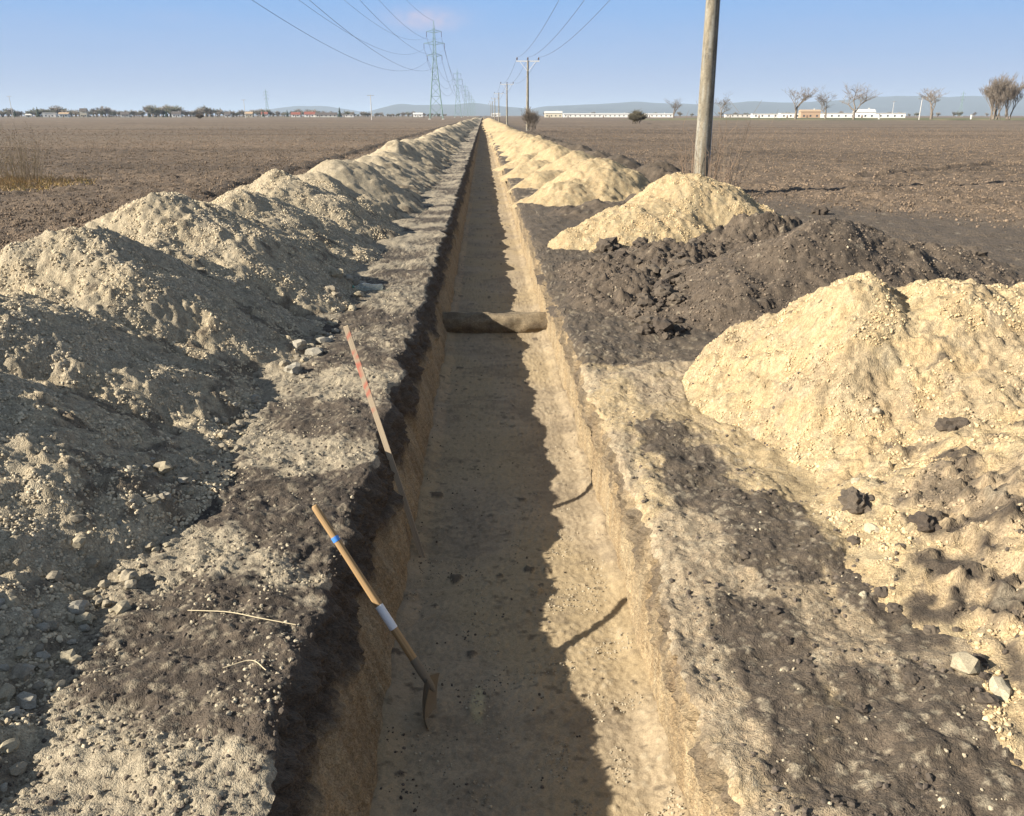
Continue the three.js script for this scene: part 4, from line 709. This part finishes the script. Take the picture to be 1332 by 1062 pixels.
function house(px, d, w, l, h, rh, pm, rm, label, name = 'house') {
  const t = thing(name, label, name === 'house' ? 'house' : 'building', at(px, d), 0, d); t.rotation.y = -Math.atan2(at(px, d), d) * 0.5;
  mesh('wall', box(-w / 2, w / 2, -0.3, h, -l / 2, l / 2), plaster[pm], t);
  if (rh > 0.8) { const r = mesh('roof', gable(w, l, rh), roofs[rm], t); r.position.y = h + 0.003; mesh('chimney', box(w * 0.2, w * 0.2 + 0.7, rh * 0.5, rh + 0.8, -0.3, 0.4), plaster[3], r); } else mesh('roof', box(-w / 2 - 0.3, w / 2 + 0.3, h, h + 0.35, -l / 2 - 0.3, l / 2 + 0.3), roofs[rm], t);
  const n = Math.max(2, Math.round(w / 5)); for (let k = 0; k < n; k++) { const x = -w / 2 + w * (k + 0.5) / n; mesh('window', box(x - 0.65, x + 0.65, 1.0, Math.min(2.3, h - 0.3), l / 2 + 0.01, l / 2 + 0.06), pane, t); }
  mesh('door', box(-w / 2 + w / n - 0.5, -w / 2 + w / n + 0.5, 0, 2.1, l / 2 + 0.01, l / 2 + 0.07), doorMat, t); return t;
}
house(75, 905, 12, 9, 4.6, 0.4, 0, 2, 'white flat roofed house beside the dark fir in the village');
house(93, 900, 9, 9, 3.4, 1.6, 0, 3, 'white house with a tan roof next to the flat roofed one');
house(118, 985, 7, 8, 6.5, 3, 1, 1, 'cream house with a dark gable half hidden by village trees');
house(48, 900, 5, 5, 2.2, 1.2, 0, 2, 'tiny white shed at the left end of the village');
house(170, 990, 9, 8, 3.2, 2.4, 3, 1, 'grey house with a dark roof among the village trees');
house(235, 925, 9, 8, 3.4, 2.6, 0, 1, 'white gabled house in the village below the pale smoke');
house(300, 930, 6, 8, 3.0, 2.6, 0, 1, 'small white gabled house at the right end of the village trees');
house(327, 960, 8, 8, 3.6, 2.2, 1, 3, 'cream house with a tan roof near the small lattice pylon');
house(347, 1000, 7, 8, 3.2, 2.6, 0, 0, 'white house with a red roof behind the small lattice pylon');
house(387, 1010, 10, 9, 2.8, 2.8, 0, 0, 'red roofed white house between the dark firs');
house(405, 985, 12, 9, 3.0, 3.0, 0, 0, 'bright red roofed house next to the long dark roof');
house(426, 985, 24, 10, 2.6, 2.6, 3, 1, 'long low building with a dark roof beside the red roofed house', 'barn');
house(452, 990, 16, 8, 2.4, 0.4, 0, 2, 'low white shed right of the tall dark fir', 'shed');
house(544, 1100, 12, 9, 3.2, 2.0, 0, 2, 'white house on the skyline beside the tall green pylon');
house(1058, 640, 14, 10, 4.6, 1.5, 2, 3, 'orange brown house behind the bare trees across the field');
house(1131, 600, 13, 10, 4.0, 2.2, 0, 2, 'white gabled shed behind the round bare tree', 'shed');
house(1100, 660, 92, 12, 3.4, 0.4, 0, 2, 'very long low white building behind the bare trees', 'warehouse');
house(1003, 700, 26, 10, 3.0, 0.4, 0, 2, 'short low white building left of the bare trees', 'warehouse');
house(965, 900, 30, 10, 3.0, 0.4, 3, 1, 'low grey building on the skyline right of the thick pole', 'warehouse');
house(720, 900, 18, 12, 4.2, 2.0, 1, 2, 'cream barn on the skyline beyond the right bank', 'barn');
house(758, 930, 42, 12, 3.2, 0.9, 0, 2, 'long white greenhouse nearest the cream barn', 'greenhouse');
house(803, 950, 40, 12, 3.4, 0.9, 0, 2, 'long white greenhouse left of the round brown bush', 'greenhouse');
house(858, 930, 30, 12, 3.2, 0.9, 0, 2, 'white greenhouse right of the round brown bush', 'greenhouse');
house(645, 1400, 14, 9, 3.5, 2, 0, 2, 'white building far off beside the end of the trench');
{ // smaller posts and pylons on the skyline
  function tpost(px, d, h, label, y = 0) { const t = thing('line_post', label, 'post', at(px, d), y, d); mesh('post_shaft', rod(V(0, -0.4, 0), V(0, h, 0), 0.2, 0.14, 8, false), std(0.52, 0.50, 0.46, 0.9), t); mesh('crossarm', box(-1.6, 1.6, h - 0.5, h - 0.25, -0.12, 0.12), galv, t); return t; }
  tpost(484, 400, 11, 'pale line post with crossarm alone in the left field'); tpost(28, 620, 15, 'pale line post at the village edge beside a dark fir'); tpost(322, 640, 13, 'thin line post between the village and the small lattice pylon'); tpost(1169, 560, 11, 'pale line post beyond the white shed'); tpost(1206, 345, 8, 'tall white post on the grass verge beside the leaning tree', EMB);
  const a = copy(pyl, 'small dark lattice pylon behind the village houses'); a.position.set(at(351, 1500), 0, -1500); const b = copy(pyl, 'hazy lattice pylon on the skyline right of the leaning tree'); b.position.set(at(1260, 1560), 0, -1560); delete a.userData.group; delete b.userData.group;
  for (const [px, l] of [[1152, 'short white marker post in front of the long white building'], [1276, 'short white marker post on the verge near the clump of stems']]) { const t = thing('marker_post', l, 'post', at(px, 345), EMB + 0.1, 345); mesh('post_shaft', box(-0.25, 0.25, -0.3, 1.5, -0.15, 0.15), plaster[0], t); mesh('cap', box(-0.27, 0.27, 1.5, 1.65, -0.17, 0.17), roofs[1], t); }
}
{ // wooded hills along the horizon
  const range = (name, x0, x1, d, depth, h, seed, prof) => {
    const nu = 120, nv = 12; const g = gridGeo(nu, nv, (i, j, o) => { const u = i / (nu - 1), v = j / (nv - 1), x = lerp(x0, x1, u), e = Math.sin(Math.min(1, v * 1.5) * Math.PI / 2) * smooth(1.05, 0.7, v), y = h * prof(u) * e * (1 + 0.18 * n2(x * 0.00055 + seed, v * 2) + 0.06 * n2(x * 0.002, seed + v * 3)) - 3; setc([0.055, 0.060, 0.045]); mulc(1 + 0.35 * fbm(x * 0.0015, v * 6 + seed, 3)); o[0] = x; o[1] = y; o[2] = d + v * depth; o[3] = col[0]; o[4] = col[1]; o[5] = col[2]; o[6] = x / 50; o[7] = v * depth / 50; });
    setting(name, g, new THREE.MeshStandardMaterial({ vertexColors: true, roughness: 1 }));
  };
  range('hills', 250, 9500, 8200, 3000, 215, 3, u => smooth(0, 0.06, u) * (0.55 + 0.45 * smooth(0.0, 0.75, u)));
  range('hills', -1700, 1100, 9500, 2500, 155, 9, u => smooth(0, 0.25, u) * (0.9 - 0.35 * smooth(0.5, 0.9, u)));
  range('hills', -3600, -1300, 10500, 2500, 120, 14, u => smooth(0, 0.5, u) * smooth(1, 0.6, u));
}

renderer.render(scene, camera);
